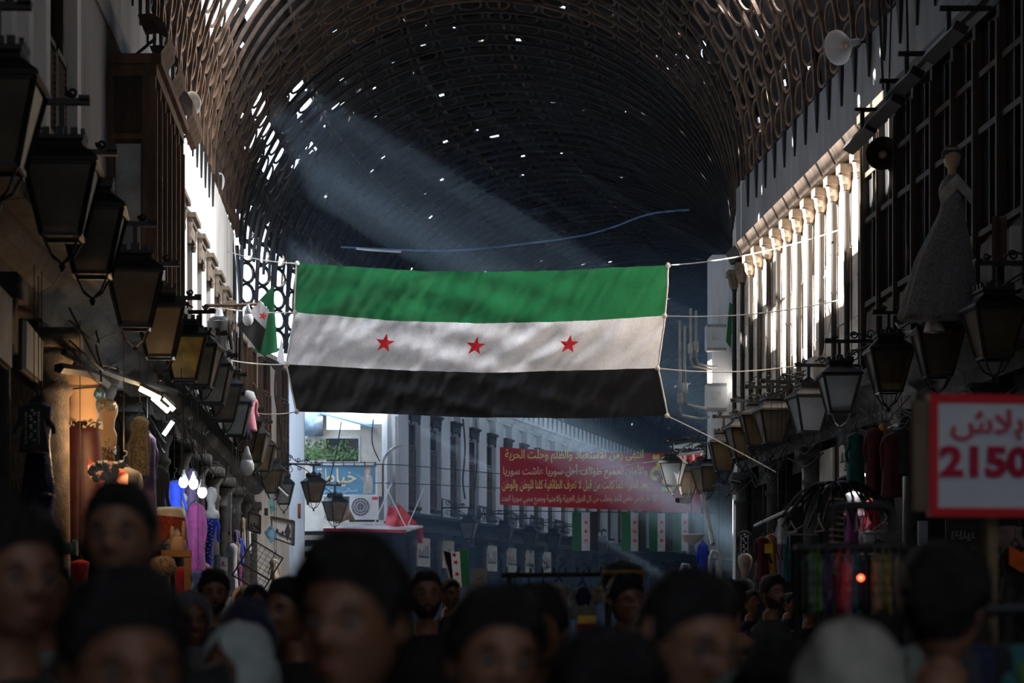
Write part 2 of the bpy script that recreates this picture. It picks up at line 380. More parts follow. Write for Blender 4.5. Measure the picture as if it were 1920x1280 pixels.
def cornice(name, parent, fr, x0, x1, z, prof, mat):
    """prof: (out, z) points, extruded along the wall from x0 to x1"""
    m = MB(); n = len(prof); m.add([(x0, p[0], p[1]+z) for p in prof]+[(x1, p[0], p[1]+z) for p in prof],
        [tuple(range(n)), tuple(range(2*n-1, n-1, -1))]+[(i, i+n, (i+1) % n+n, (i+1) % n) for i in range(n)])
    o = link(name, m.mesh(name, mat), parent); loc, r = fr; o.location = loc; o.rotation_euler = (0, 0, r); return o
LEDGE = [(-.35, -.45), (.06, -.45), (.08, -.25), (.2, -.18), (.3, -.02), (.48, 0), (.5, .1), (-.35, .16)]
TOPC = [(-.35, -.2), (.03, -.2), (.12, -.05), (.22, 0), (.24, .08), (-.35, .1)]
for y in np.arange(-6, 54, 3.0):                       # the ledge is laid in lengths
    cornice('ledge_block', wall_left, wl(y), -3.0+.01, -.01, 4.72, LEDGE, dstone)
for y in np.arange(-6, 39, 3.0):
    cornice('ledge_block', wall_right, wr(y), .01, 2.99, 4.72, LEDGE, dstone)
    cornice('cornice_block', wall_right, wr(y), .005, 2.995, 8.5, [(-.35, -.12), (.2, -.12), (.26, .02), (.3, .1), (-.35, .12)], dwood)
for t in np.arange(0, 86, 3.0):
    cornice('ledge_block', wall_far, wf(t), -3+.01, -.01, 4.72, LEDGE, dstone)
    cornice('cornice_block', wall_far, wf(t), -2.995, -.005, 9.3, TOPC, blue_wall)
# ground floor: columns
def column_mb(h=4.2, r=.17):
    m = MB(); m.lathe([(r*1.5, 0), (r*1.5, .14), (r*1.25, .2), (r*1.3, .28), (r, .34), (r*1.02, 1.6), (r*.92, h-.62), (r*1.12, h-.58), (r*1.12, h-.53), (r*.92, h-.5), (r*.95, h-.36), (r*1.25, h-.25), (r*1.3, h-.18)], 14)
    m.box((0, 0, h-.09), (r*3, r*3, .18)); return m
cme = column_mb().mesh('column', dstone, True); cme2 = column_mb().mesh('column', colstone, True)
def put(name, me, parent, fr, dx=0):
    o = link(name, me, parent); o.location = fr[0]; o.rotation_euler = (0, 0, fr[1]); return o
LY = [0.5, 3.5, 6.5, 9.5, 12.5, 15.5, 18.5, 21.5, 24.5, 27.5, 30.5, 33.5, 36.5, 39.5, 42.5, 45.5, 48.5, 51.5]
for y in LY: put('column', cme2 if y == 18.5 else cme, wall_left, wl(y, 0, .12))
RY = [2, 5, 8, 11, 14, 17, 20, 23, 26, 29, 32, 35, 38]
for y in RY: put('column', cme, wall_right, wr(y, 0, .12))
for t in np.arange(1.5, 60, 3): put('column', cme, wall_far, wf(t, 0, .12))
# partitions between the shops, behind each column
pm = MB(); pm.bx(-.12, .12, -1.35, 0, 0, 4.3); pme = pm.mesh('shop_partition', dstone)
for y in LY: put('shop_partition', pme, wall_left, wl(y))
for y in RY: put('shop_partition', pme, wall_right, wr(y))
for t in np.arange(1.5, 60, 3): put('shop_partition', pme, wall_far, wf(t))
# shop fronts: half rolled-down shutter box and transom over each bay
sm = MB(); sm.bx(-1.3, 1.3, -.5, -.12, 3.95, 4.3)
for k in range(5): sm.bx(-1.28, 1.28, -.42, -.38+.02*(k % 2), 3.95-.09*(k+1), 3.95-.09*k-.01)
sme = sm.mesh('shutter_box', dstone)
for y in LY: put('shutter_box', sme, wall_left, wl(y+1.5))
for y in RY: put('shutter_box', sme, wall_right, wr(y+1.5))
for t in np.arange(3, 58, 3): put('shutter_box', sme, wall_far, wf(t))

# ---- left upper storey
def piers(parent, frf, ys, w, z0, z1, mat, depth=.28, name='pier'):
    m = MB(); m.bx(-w/2, w/2, -depth, 0, z0, z1); m.bx(-w/2-.03, w/2+.03, -depth, .04, z1-.12, z1); me = m.mesh(name, mat)
    for y in ys: put(name, me, parent, frf(y))
piers(wall_left, wl, [27.0+1.9*k for k in range(10)], .95, 4.85, 8.4, white_wall)
m = MB(); m.bx(-8.9, 8.9, -.28, -.0, 8.4, 10.02); put('spandrel', m.mesh('spandrel', white_wall), wall_left, wl(35.6))
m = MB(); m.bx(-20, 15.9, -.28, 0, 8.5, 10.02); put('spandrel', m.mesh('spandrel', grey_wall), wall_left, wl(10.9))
piers(wall_left, wl, [-3+2.1*k for k in range(9)], .42, 4.85, 8.5, white_wall); piers(wall_left, wl, [17.2, 18.05, 19.0, 21.0], .26, 4.85, 8.5, white_wall)
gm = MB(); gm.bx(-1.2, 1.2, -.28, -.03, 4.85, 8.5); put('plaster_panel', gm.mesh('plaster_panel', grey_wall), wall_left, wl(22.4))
WN = [0]
def window(fr, w=.9, z0=5.2, h=2.6, hood=True, mat=wood, ajar=.0, depth=-.24, louver=True, glass=True, hoodm=dstone):
    WN[0] += 1; o = link('window_%d' % WN[0], None); o.location = fr[0]; o.rotation_euler = (0, 0, fr[1]); o['kind'] = 'structure'
    m = MB(); t = .07; m.bx(-w/2, -w/2+t, depth, depth+.12, z0, z0+h); m.bx(w/2-t, w/2, depth, depth+.12, z0, z0+h)
    m.bx(-w/2, w/2, depth, depth+.12, z0, z0+t); m.bx(-w/2, w/2, depth, depth+.12, z0+h-t, z0+h); m.bx(-w/2, w/2, depth, depth+.1, z0+h*.72, z0+h*.72+.05)
    part('window_frame', m, mat, o)
    m = MB(); m.bx(-w/2+t, w/2-t, depth-.01, depth+.02, z0+t, z0+h-t); part('pane', m, winglass, o)
    if louver:
        for sgn in (-1, 1):
            m = MB(); x0 = min(sgn*.02, sgn*(w/2-t)); x1 = max(sgn*.02, sgn*(w/2-t)); y = depth+.12
            for xx in (x0, x1-.05): m.bx(xx, xx+.05, y, y+.045, z0+.08, z0+h*.7)
            for zz in (z0+.08, z0+h*.37, z0+h*.7-.06): m.bx(x0, x1, y, y+.045, zz, zz+.06)
            k = z0+.16
            while k < z0+h*.7-.08: m.box(((x0+x1)/2, y+.02, k), (x1-x0-.1, .05, .012), Matrix.Rotation(.6, 3, 'X')); k += .065
            part('shutter', m, mat, o)
    m = MB(); m.bx(-w/2-.08, w/2+.08, depth, .1, z0-.1, z0); part('window_sill', m, hoodm, o)
    if hood:
        m = MB(); zt = z0+h+.12
        m.bx(-w/2-.08, w/2+.08, -.05, .15, zt+.25, zt+.33); m.bx(-w/2-.03, w/2+.03, -.05, .09, zt+.18, zt+.25); m.bx(-w/2, w/2, -.1, .06, zt-.05, zt+.16)
        for sgn in (-1, 1): m.lathe([(.03, -.26), (.05, -.18), (.04, -.1), (.06, 0), (.06, .1)], 8, (sgn*(w/2-.02), .03, zt+.08))
        part('window_hood', m, hoodm, o)
    return o
for k in range(9): window(wl(27.95+1.9*k), hoodm=colstone)
for (p0, p1, ts) in (((-3.6, 44.6), (-3.2, 50.4), (.2, .5, .8)), ((-3.2, 50.4), (-2.5, 54), (.18, .72))):
    a_ = Vector((*p0, 0)); b_ = Vector((*p1, 0)); d_ = (b_-a_).normalized(); n_ = Vector((d_.y, -d_.x, 0))
    for t in ts: q_ = a_.lerp(b_, t)+n_*.2; window(((q_.x, q_.y, 0), math.atan2(-d_.y, -d_.x)), w=.85, z0=4.95, h=3.1, hood=False, depth=.0)
for k in range(9): window(wl(-1.95+2.1*k) if k < 8 else wl(20.0), w=1.5, h=3.0, hood=False, mat=dwood)

# ---- wooden bay windows: posts, rails, panes and hoods, each a piece
def bay_window(fr, length, proj, z0, z1, n, mat, hoods, barrel, slope=0):
    WN[0] += 1; o = link('window_%d' % WN[0], None); o.location = fr[0]; o.rotation_euler = (0, 0, fr[1]); o['kind'] = 'structure'
    m = MB(); m.bx(0, length, -.1, proj-.07, z0, z1-.02); part('bay_carcass', m, dwood, o)
    m = MB(); m.bx(-.06, length+.06, -.1, proj+.1, z1, z1+.12); m.bx(-.02, length+.02, -.1, proj+.04, z1-.14, z1); part('bay_cornice', m, mat, o)
    m = MB(); m.bx(-.03, length+.03, -.1, proj+.05, z0-.12, z0+.02); part('bay_sill', m, mat, o)
    st = length/n
    pmb = MB(); pmb.bx(-.05, .05, proj-.08, proj+.03, z0, z1-.14); pmb.bx(-.03, .03, proj+.03, proj+.05, z0+.1, z1-.3); po = pmb.mesh('post', mat)
    for i in range(n+1): link('post', po, o).location = (i*st, 0, 0)
    lm = MB()
    for zz in (z0+.9, z0+.96+(z1-z0-1)*.45, z1-.75): lm.bx(.05, st-.05, proj-.06, proj, zz, zz+.07)
    lm.bx(st/2-.02, st/2+.02, proj-.06, proj-.01, z0+.9, z1-.2); lmm = lm.mesh('mullion', mat)
    gp = MB(); gp.bx(.05, st-.05, proj-.068, proj-.055, z0+.92, z1-.2); gpm = gp.mesh('pane', winglass)
    pn = MB(); pn.bx(.07, st-.07, proj-.06, proj-.02, z0+.1, z0+.82); pn.bx(.14, st-.14, proj-.02, proj, z0+.2, z0+.72); pnm = pn.mesh('panel', mat)
    for i in range(n):
        link('mullion', lmm, o).location = (i*st, 0, 0); link('pane', gpm, o).location = (i*st, 0, 0); link('panel', pnm, o).location = (i*st, 0, 0)
    # the narrow end that faces the camera: curtained sash
    xe = length; m = MB(); m.bx(xe-.01, xe+.04, -.05, .03, z0, z1-.14); m.bx(xe-.01, xe+.04, proj-.13, proj+.0, z0, z1-.14); m.bx(xe-.01, xe+.04, .03, proj-.13, z0, z0+.7); m.bx(xe-.01, xe+.035, .03, proj-.13, z1-.9, z1-.83); part('end_frame', m, mat, o)
    m = MB(); m.bx(xe, xe+.015, .05, proj-.15, z0+.75, z1-.95); part('curtain_pane', m, M('curtain', (.5, .56, .62), .7, trans=.3), o)
    return o
bay_window(wl(27.0), 3.4, .5, 4.9, 8.1, 6, wood, True, True)
bay_window(wr(13.0), 14.6, .4, 4.9, 8.35, 17, dwood, True, False)
# half-round rolled blind boxes over the left bay
def barrel_mb():
    m = MB(); vs = []; n = 12
    for i in range(n):
        t = PI*i/(n-1)-PI/2+.4; r = .26+(.012 if i % 2 else 0)
        for x in (-.42, .42): vs.append((x, math.cos(t)*r, math.sin(t)*r))
    m.add(vs, [(2*i, 2*i+1, 2*i+3, 2*i+2) for i in range(n-1)])
    return m
bl = ['metal barrel hood above the brown bay window, closest to the camera', 'metal barrel hood above the brown bay window, second from the camera', 'metal barrel hood above the brown bay window, third from the camera', 'metal barrel hood above the brown bay window, furthest from the camera']
bme = barrel_mb().mesh('hood', wood)
for (px, py), lb in zip(((277, 85), (298, 140), (327, 215), (336, 238)), bl):
    Y = 3700*2.75/(700-px); z = P(px, py, Y).z
    t = thing('window_hood', lb, 'hood', (-2.72, Y, z), -PI/2, 'hoods over the left bay window'); link('shell', bme, t)
    b = MB(); b.bar((-.3, -.2, -.25), (-.3, .1, 0), .03); part('bracket', b, iron, t); b = MB(); b.bar((.3, -.2, -.25), (.3, .1, 0), .03); part('bracket', b, iron, t)

# ---- right upper storey: half columns between sunlit stone courses
bm_ = MB(); bm_.bx(.008, .842, -.28, 0, 0, 1.085); bme_ = bm_.mesh('stone_block', stone)
for k in range(15):
    y = 26.6+.85*k
    for j in range(3): put('stone_block', bme_, wall_right, wr(y, 4.9+j*1.1, (k*7+j*3) % 4*.004-.008))
def colonette_mb(): m = MB(); m.lathe([(.06, 4.9), (.06, 5.0), (.042, 5.05), (.045, 6.5), (.052, 6.53), (.045, 6.56), (.042, 7.9), (.056, 7.93), (.042, 7.98)], 8, (0, .06, 0)); return m
def cap_mb(): m = MB(); m.lathe([(.058, 7.95), (.1, 8.03), (.105, 8.1), (.13, 8.2)], 8, (0, .07, 0)); m.box((0, .05, 8.26), (.3, .3, .13)); return m
cm1 = colonette_mb().mesh('half_column', pole_m, True); cm2 = cap_mb().mesh('capital', colstone)
for k in range(16):
    o = put('half_column', cm1, wall_right, wr(26.6+.85*k)); link('capital', cm2, o)
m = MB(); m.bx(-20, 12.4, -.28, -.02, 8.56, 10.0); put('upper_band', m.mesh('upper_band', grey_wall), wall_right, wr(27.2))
# dark wedges shaped as the shadow spikes below the ribs on both walls
wd = MB(); wd.add([(-.09, .0, 0), (.09, .0, 0), (0, .0, -.62), (-.09, .05, 0), (.09, .05, 0), (0, .03, -.62)], [(0, 1, 2), (3, 5, 4), (0, 2, 5, 3), (1, 4, 5, 2), (0, 3, 4, 1)])
wme = wd.mesh('shadow_wedge', iron)
for s in ribs:
    if s < 39: put('shadow_wedge', wme, wall_right, wr(s, 10.0, -.015)); put('shadow_wedge', wme, wall_left, wl(s, 10.0, .005))
    elif s > 66 and s < 120: t = (Vector((*LR(s)[0][:2], 0))-D0).dot(DU); put('shadow_wedge', wme, wall_far, wf(t, 10.0, .0))
# ---- far wall upper storey
piers(wall_far, wf, [1.0+2.5*k for k in range(24)], 1.15, 4.85, 9.1, blue_wall, .25)
for k in range(16): window(wf(2.25+2.5*k), w=.95, z0=5.1, h=2.9, hoodm=dstone, mat=wood)
m = MB(); m.bx(-60, 0, -.25, -.02, 9.0, 10.0); put('spandrel', m.mesh('spandrel', blue_wall), wall_far, wf(0))
# white pier with the meter boxes at the right bend
m = MB(); rot_box(m, (-2.0, 54.6), (.7, 66), -.25, 0, 8.3, 10.3); m.bx(-2.42, -1.95, 55.6, 56.1, 0, 9.5); struct('wall_lane', m, blue_wall)  # lane spandrel hidden by the flag, lengthened to cut off a sunbeam
m = MB(); m.bx(7.38, 7.95, 43.0, 43.6, 4.9, 9.3); struct('wall_pier', m, blue_wall)
# ---------------------------------------------------------------- smoke haze that shows the sunbeams
hm = bpy.data.materials.new('haze'); hm.use_nodes = True; nt = hm.node_tree; nt.nodes.clear()
vo = nt.nodes.new('ShaderNodeOutputMaterial'); vs_ = nt.nodes.new('ShaderNodeVolumeScatter'); vs_.inputs['Color'].default_value = (.4, .65, 1, 1)
vs_.inputs['Density'].default_value = .009; vs_.inputs['Anisotropy'].default_value = .3; nt.links.new(vs_.outputs[0], vo.inputs['Volume'])
m = MB(); m.add([(-3, 41, .1), (8, 41, .1), (16, 76, .1), (3.5, 76, .1), (-3, 41, 15), (8, 41, 15), (16, 76, 15), (3.5, 76, 15)], [(0,3,2,1),(4,5,6,7),(0,1,5,4),(1,2,6,5),(2,3,7,6),(3,0,4,7)])
hz = link('haze', m.mesh('haze', hm)); hz['kind'] = 'stuff'; hz['label'] = 'bluish smoke haze under the far vault'; hz['category'] = 'haze'

g = MB(); g.bx(-26, -20, 38, 90, 0, 20.9); struct('sun_blocker', g, grey_wall)  # unseen block added to keep low sun out of the left side opening
g = MB(); g.bx(-12, -9.5, 50, 80, 0, 6); g.bx(-9.5, -3.6, 72, 76, 0, 8); struct('lane_blocker', g, grey_wall)  # blocks added in the lane to shade the opening, lowered to admit sky
# ---------------------------------------------------------------- tailor's building across the lane
bA = M('pale render', (.72, .68, .6), .8, var=.1); blu = M('blue corrugated sheet', (.25, .5, .72), .5, var=.15)
Yf = 62.0
t = thing('tailor_building', 'pale lane building with picture window and blue roof behind the big flag', 'building', (0, Yf, 0))
def lx(px, Y=Yf): return (px-VX)*Y/F
def lz(py, Y=Yf): return EYE+(VY-py)*Y/F
m = MB(); m.bx(lx(560), lx(612), 0, .4, 0, lz(770)); m.bx(lx(612), lx(716), .0, .3, lz(930), lz(865)); m.bx(lx(675), lx(716), 0, .3, lz(865), lz(795)); m.bx(lx(612), lx(675), 0, .3, lz(822), lz(805)); m.bx(lx(612), lx(720), 0, .3, 0, lz(975)); part('wall', m, bA, t)
m = MB(); m.bx(lx(560), lx(720), .3, 3, 0, lz(870)); part('back_block', m, grey_wall, t)
m = MB(); m.add([(lx(600), -.4, lz(775)), (lx(702), -.4, lz(803)), (lx(702), 3, lz(770)), (lx(600), 3, lz(742)), (lx(600), -.4, lz(778)), (lx(702), -.4, lz(806)), (lx(702), 3, lz(773)), (lx(600), 3, lz(745))], [(0,1,2,3),(7,6,5,4),(0,4,5,1),(1,5,6,2),(2,6,7,3),(3,7,4,0)])
part('roof', m, blu, t)
for a, b in ((571, 588), (595, 672)):
    m = MB(); x0, x1 = lx(a), lx(b); z0, z1 = lz(865), lz(822)
    m.bx(x0-.04, x0, -.04, .06, z0, z1); m.bx(x1, x1+.06, -.04, .06, z0, z1); m.bx(x0-.04, x1+.06, -.04, .06, z1, z1+.07); m.bx(x0-.04, x1+.06, -.06, .06, z0-.05, z0)
    w_ = part('window_frame', m, offwhite, t); m = MB(); m.bx(x0, x1, .05, .07, z0, z1); part('pane', m, winglass, w_)
m = MB(); m.bx(lx(611), lx(644), .0, .035, lz(832), lz(823)); part('hanging_board', m, iron, t)
lf = M('ivy leaf', (.16, .3, .1), .6, var=.5, scale=8, trans=.3); m = MB(); r_ = random.Random(3)
for k in range(420):
    x = r_.uniform(lx(572), lx(671)); z = lz(864)+abs(r_.gauss(0, .32))*(.5+.5*math.sin(x*5)**2)+.05; z = min(z, lz(826)); c = Vector((x, -.02-r_.random()*.12, z)); R = Matrix.Rotation(r_.uniform(0, 6), 3, 'Y') @ Matrix.Rotation(r_.uniform(-.8, .8), 3, 'X'); h = .05
    m.add([c+R @ Vector(p) for p in ((-h, 0, 0), (0, .01, -h*.7), (h, 0, 0), (0, .01, h*.9))], [(0, 1, 2, 3)])
iv = tag(link('ivy', m.mesh('ivy', lf)), 'green ivy leaves climbing across the picture window of the lane building', 'ivy', kind='stuff'); iv.location = (0, Yf-.02, 0)
m = MB(); m.tube([(lx(572), -.35, lz(800)), (lx(606), -.35, lz(800))], .32, 12); solo('water_tank', m, M('tank blue', (.35, .48, .62), .4, .4), 'blue grey horizontal water tank above the lane window', 'tank', (0, Yf, 0), smooth=True)
m = MB(); m.bx(lx(573), lx(604), -.3, .2, lz(785), lz(773)); solo('roof_box', m, offwhite, 'white box standing on the blue water tank at the flag lower edge', 'box', (0, Yf, 0))
# sign of the tailor
Ys = 60.5; x0, x1, z0, z1 = [lx(586, Ys), lx(704, Ys), lz(927, Ys), lz(872, Ys)]
t = thing('shop_sign', 'blue sign with gold Arabic lettering and a woman in a suit jacket', 'sign', (0, Ys, 0))
m = MB(); m.bx(x0, x1, 0, .08, z0, z1); part('board', m, M('sign blue', (.1, .27, .42), .5, var=.1, bump=0), t)
m = MB(); e = .05
m.bx(x0-e, x1+e, -.03, .1, z1, z1+e); m.bx(x0-e, x1+e, -.03, .1, z0-e, z0); m.bx(x0-e, x0, -.03, .1, z0, z1); m.bx(x1, x1+e, -.03, .1, z0, z1); part('border', m, offwhite, t)
gold = M('gold lettering', (.85, .66, .38), .5, var=.05, bump=0)
part('lettering', text_mesh('lettering', arabic('خياطة'), gold, lx(592, Ys), lx(668, Ys), lz(912, Ys), lz(877, Ys), bold=.01), None, t)
part('lettering', text_mesh('lettering', arabic('نسائي - رجالي'), offwhite, lx(603, Ys), lx(670, Ys), lz(925, Ys), lz(914, Ys)), None, t)
wx = lx(689, Ys); s_ = Ys/F
def flat(name, pts, mat, par, y0=-.02, y1=-.005):
    m = MB(); m.prism([(wx+a*s_, lz(b, Ys)) for a, b in pts], y0, y1); return part(name, m, mat, par)
flat('jacket_figure', [(-8, 925), (-7, 905), (-15, 892), (-19, 893), (-17, 889), (-8, 896), (-5, 889), (5, 889), (9, 894), (11, 912), (9, 925)], M('figure grey', (.4, .38, .36), .6, bump=0), t)
flat('shirt_figure', [(-2, 889), (0, 903), (2, 889)], offwhite, t, -.03, -.02); flat('face_figure', [(-3, 887), (-3, 878), (3, 878), (3, 887), (0, 890)], M('figure skin', (.6, .42, .33), .6, bump=0), t, -.03, -.02)
flat('hair_figure', [(-6, 888), (-6, 877), (-2, 873), (3, 873), (6, 877), (6, 888)], M('figure hair', (.45, .33, .25), .6, bump=0), t, -.022, -.006)
# railing over the sign
m = MB(); zt = lz(867, Ys); m.bar((lx(580, Ys), 0, zt), (lx(706, Ys), 0, zt), .02); m.bar((lx(580, Ys), 0, zt-.1), (lx(706, Ys), 0, zt-.1), .02)
for px in range(584, 706, 20): m.bar((lx(px, Ys), 0, zt-.12), (lx(px, Ys), 0, zt+.03), .025)
solo('railing', m, iron, 'thin black railing running along the top of the blue tailor sign', 'railing', (0, Ys-.05, 0))
# air conditioner
Ya = 58.5; t = thing('air_conditioner', 'white air conditioner outdoor unit below the blue tailor sign', 'air conditioner', (0, Ya, 0))
x0, x1, z0, z1 = lx(655, Ya), lx(710, Ya), lz(974, Ya), lz(928, Ya); cx, cz, r = lx(676, Ya), lz(950, Ya), .28
m = MB(); m.bx(x0, x1, 0, .35, z0, z1); part('casing', m, offwhite, t)
m = MB(); m.lathe([(r, 0), (r, .012)], 24, (cx, -.012, cz), Matrix.Rotation(-PI/2, 4, 'X')); part('fan_well', m, M('fan grey', (.12, .13, .15), .5), t)
for rr in (r, r*.72, r*.45): m = MB(); m.tube([(cx+rr*math.cos(a*PI/12), -.03, cz+rr*math.sin(a*PI/12)) for a in range(24)], .009, 4, True); part('grille_ring', m, offwhite, t)
for k in range(-3, 4): h = math.sqrt(max(.01, r*r-(k*.08)**2)); m = MB(); m.bar((cx+k*.08, -.035, cz-h), (cx+k*.08, -.035, cz+h), .008); part('grille_bar', m, offwhite, t)
m = MB(); m.bx(x1-.2, x1-.02, -.004, .0, z1-.14, z1-.05); part('badge', m, M('badge red', (.6, .05, .1), .5, bump=0), t)
m = MB(); m.bx(x0, x1, .05, .12, z0-.06, z0); part('shelf_bracket', m, iron, t)
# awning with a red sail and a tarpaulin
Yw = 56.5; m = MB(); a = [P(605, 988, Yw+3), P(606, 991, Yw-.6), P(762, 994, Yw-.6), P(793, 985, Yw+2.2), P(700, 980, Yw+3)]
m.add([p for p in a]+[p-Vector((0, 0, .05)) for p in a], [(0,1,2,3,4),(9,8,7,6,5)]+[(i, i+5, (i+1)%5+5, (i+1)%5) for i in range(5)])
t = thing('awning', 'white flat awning with pink edge stretched over the lane entrance', 'awning'); part('canopy', m, M('awning white', (.8, .76, .8), .6, var=.08, trans=.35), t)
redc = M('red tarp', (.62, .06, .07), .7, var=.25, trans=.3)
m = MB(); m.bar(P(606, 993, Yw-.62), P(762, 996, Yw-.62), .05, .09); part('valance', m, redc, t)
for q_ in ((P(720, 905, Yw), P(762, 990, Yw-.5)), (P(735, 905, Yw), P(700, 985, Yw)), (P(795, 915, Yw+1), P(765, 985, Yw))): m = MB(); m.tube(q_, .018, 5); part('strut', m, offwhite, t)
m = MB(); m.grid(lambda u, v: P(728+22*u+(0 if v < .5 else 0)+(12-34*u)*0+v*(-6+u*40), 948+v*(36+u*2)+3*math.sin(u*5), Yw+.6+.25*math.sin(u*6+v*3)), 10, 8)
solo('red_tarpaulin', m, redc, 'red tarpaulin sail draped above the white lane awning', 'tarpaulin')
m = MB(); m.grid(lambda u, v: P(783+10*u, 990+v*28, Yw+1.5+.1*math.sin(u*6)), 4, 6); solo('red_pennant', m, redc, 'short red cloth hanging below the right end of the lane awning', 'cloth')
tarp = M('tan tarp', (.34, .27, .2), .85, var=.3)
m = MB(); m.grid(lambda u, v: P(608+u*(30+v*30), 930+u*8+v*45+4*math.sin(u*9+v*4)-u*u*6, 55.5+.5*math.sin(v*4+u*3)), 14, 12); solo('tan_tarpaulin', m, tarp, 'crumpled tan tarpaulin slumping behind the two dark lanterns by the air conditioner', 'tarpaulin')
# slatted dark shop front under the awning
t = thing('market_booth', 'dark booth front with pale slats under the lane awning', 'booth', (0, 57.4, 0))
m = MB(); m.bx(lx(566, 57.4), lx(735, 57.4), .15, .3, 0, lz(995, 57.4)); part('body', m, void, t)
for k in range(4): m = MB(); m.bx(lx(570, 57.4), lx(607, 57.4), 0, .1, lz(1012+k*21, 57.4), lz(1003+k*21, 57.4)); part('slat', m, M('slat cream', (.4, .36, .31), .7), t)
# ---------------------------------------------------------------- cloth things on ropes
def cloth_mat(name, c, tr=.5, rough=.55): return M(name, c, rough, var=.06, scale=20, bump=.06, trans=tr)
gr = cloth_mat('flag green', (.02, .17, .065)); wh = cloth_mat('flag white', (.86, .87, .93), .6); bk = cloth_mat('flag black', (.012, .012, .014), .3); rd = cloth_mat('flag red', (.85, .03, .04), .4)
YF = 34.0
TOP = [(557, 493), (800, 508), (1000, 508), (1252, 497)]; B1 = [(553, 583), (700, 597), (900, 604), (1100, 600), (1245, 592)]
B2 = [(538, 682), (700, 690), (900, 697), (1100, 694), (1232, 690)]; BOT = [(556, 771), (700, 775), (900, 783), (1100, 785), (1250, 779)]
def edge(tab, u):
    x0, x1 = tab[0][0], tab[-1][0]; x = x0+(x1-x0)*u; xs = [p[0] for p in tab]; ys = [p[1] for p in tab]
    y = 0
    for d in (-40, -20, 0, 20, 40): y += float(np.interp(x+d, xs, ys))/5
    return x, y
def fold(u, v):   # v: 0 top .. 3 bottom
    g = math.sin(PI*min(1, max(0, u)))
    d = .05*math.sin(u*3.2+v*.8)+.14*g*math.sin(v*PI/3)
    d += .085*noise.noise(Vector((u*16+v*2.5, v*1.3, 1)))+.036*noise.noise(Vector((u*50+v*4, v*1.2, 5)))+.016*noise.noise(Vector((u*110+v*12, v*6, 2)))
    d += .05*math.exp(-((v-.9)*2.2)**2)*math.sin(u*26+v*7)*math.exp(-u*2.5)
    d += .05*math.sin(30*(v/3-u*.38)+2*math.sin(u*5))*(.3+.7*min(1, max(0, v-1.6)))*g
    return d
def fpt(u, v):
    k = min(2, int(v)); f = v-k; A, B = ((TOP, B1), (B1, B2), (B2, BOT))[k]
    a, b = edge(A, u), edge(B, u); px = a[0]*(1-f)+b[0]*f; py = a[1]*(1-f)+b[1]*f
    Y = YF-1.1+2.2*(1-u); p = P(px, py, Y); p.y += fold(u, v); return p
t = thing('big_flag', 'huge green white and black flag with three red stars stretched across the street', 'flag')
for k, (n, mt) in enumerate((('green_stripe', gr), ('white_stripe', wh), ('black_stripe', bk))):
    m = MB(); m.grid(lambda u, v: fpt(u, k+v), 190, 26); part(n, m, mt, t, True)
for cx in (.2535, .500, .7525):
    m = MB(); pts = []
    for i in range(11):
        r = (0 if i == 10 else (19 if i % 2 == 0 else 7.6)); px = edge(B1, cx)[0]-2+r*math.sin(PI*i/5+.06); dv = r*math.cos(PI*i/5+.06)/93
        u = cx+r*math.sin(PI*i/5+.06)/692; p = fpt(u, 1.5-.03-dv); p.y -= .02; pts.append(p)
    m.add(pts, [(i, 10, (i+1) % 10) for i in range(10)]); m2 = MB()
    for i in range(10):   # subdivide a little so the star follows the cloth
        pass
    part('star', m, rd, t)
for u in (0, 1): m = MB(); m.tube([fpt(u, v)+Vector((-.01 if u == 0 else .01, -.01, 0)) for v in np.linspace(0, 3, 30)], .016, 5); part('edge_cord', m, rope_m, t)
for v in (0, 1, 2, 3):
    for u in (0, 1): m = MB(); p = fpt(u, v); m.lathe([(.01, -.045), (.04, -.03), (.045, 0), (.03, .03), (.01, .045)], 7, p+Vector((0, -.02, 0))); part('knot', m, rope_m, t)
def rope(name, a, b, sag, r, mat, label, cat='rope', n=24, group=None):
    m = MB(); a = Vector(a); b = Vector(b)
    pts = [a.lerp(b, i/n)-Vector((0, 0, sag*4*(i/n)*(1-i/n))) for i in range(n+1)]
    m.tube(pts, r, 5); return solo(name, m, mat, label, cat, group=group)
EL = ['top', 'second', 'third', 'lowest']
for v, (lp, rp) in enumerate((((427, 471, 42.5), (1577, 430, 30.6)), ((392, 573, 37.6), (1577, 562, 30.6)), ((400, 668, 37.9), (1520, 681, 32.6)), ((470, 772, 46), (1455, 885, 32.2)))):
    rope('flag_rope', fpt(0, v), P(*lp), .05, .011, rope_m, 'white rope from the %s left knot of the big flag to the left wall' % EL[v])
    rope('flag_rope', fpt(1, v), P(*rp), .1 if v < 3 else -.02, .011, rope_m, 'white rope from the %s right knot of the big flag to the right wall' % EL[v])
for (px, py, Y, L, lb) in ((1556, 432, 31, .75, 'top'), (1552, 566, 31, .9, 'second')):
    m = MB(); p = P(px, py, Y); m.tube([p, p+Vector((.05, 0, -L*.3)), p+Vector((-.03, 0, -L*.7)), p+Vector((-.09, 0, -L))], .012, 5); solo('rope_tail', m, rope_m, 'loose rope end dangling from the %s flag rope by the half columns' % lb, 'rope')
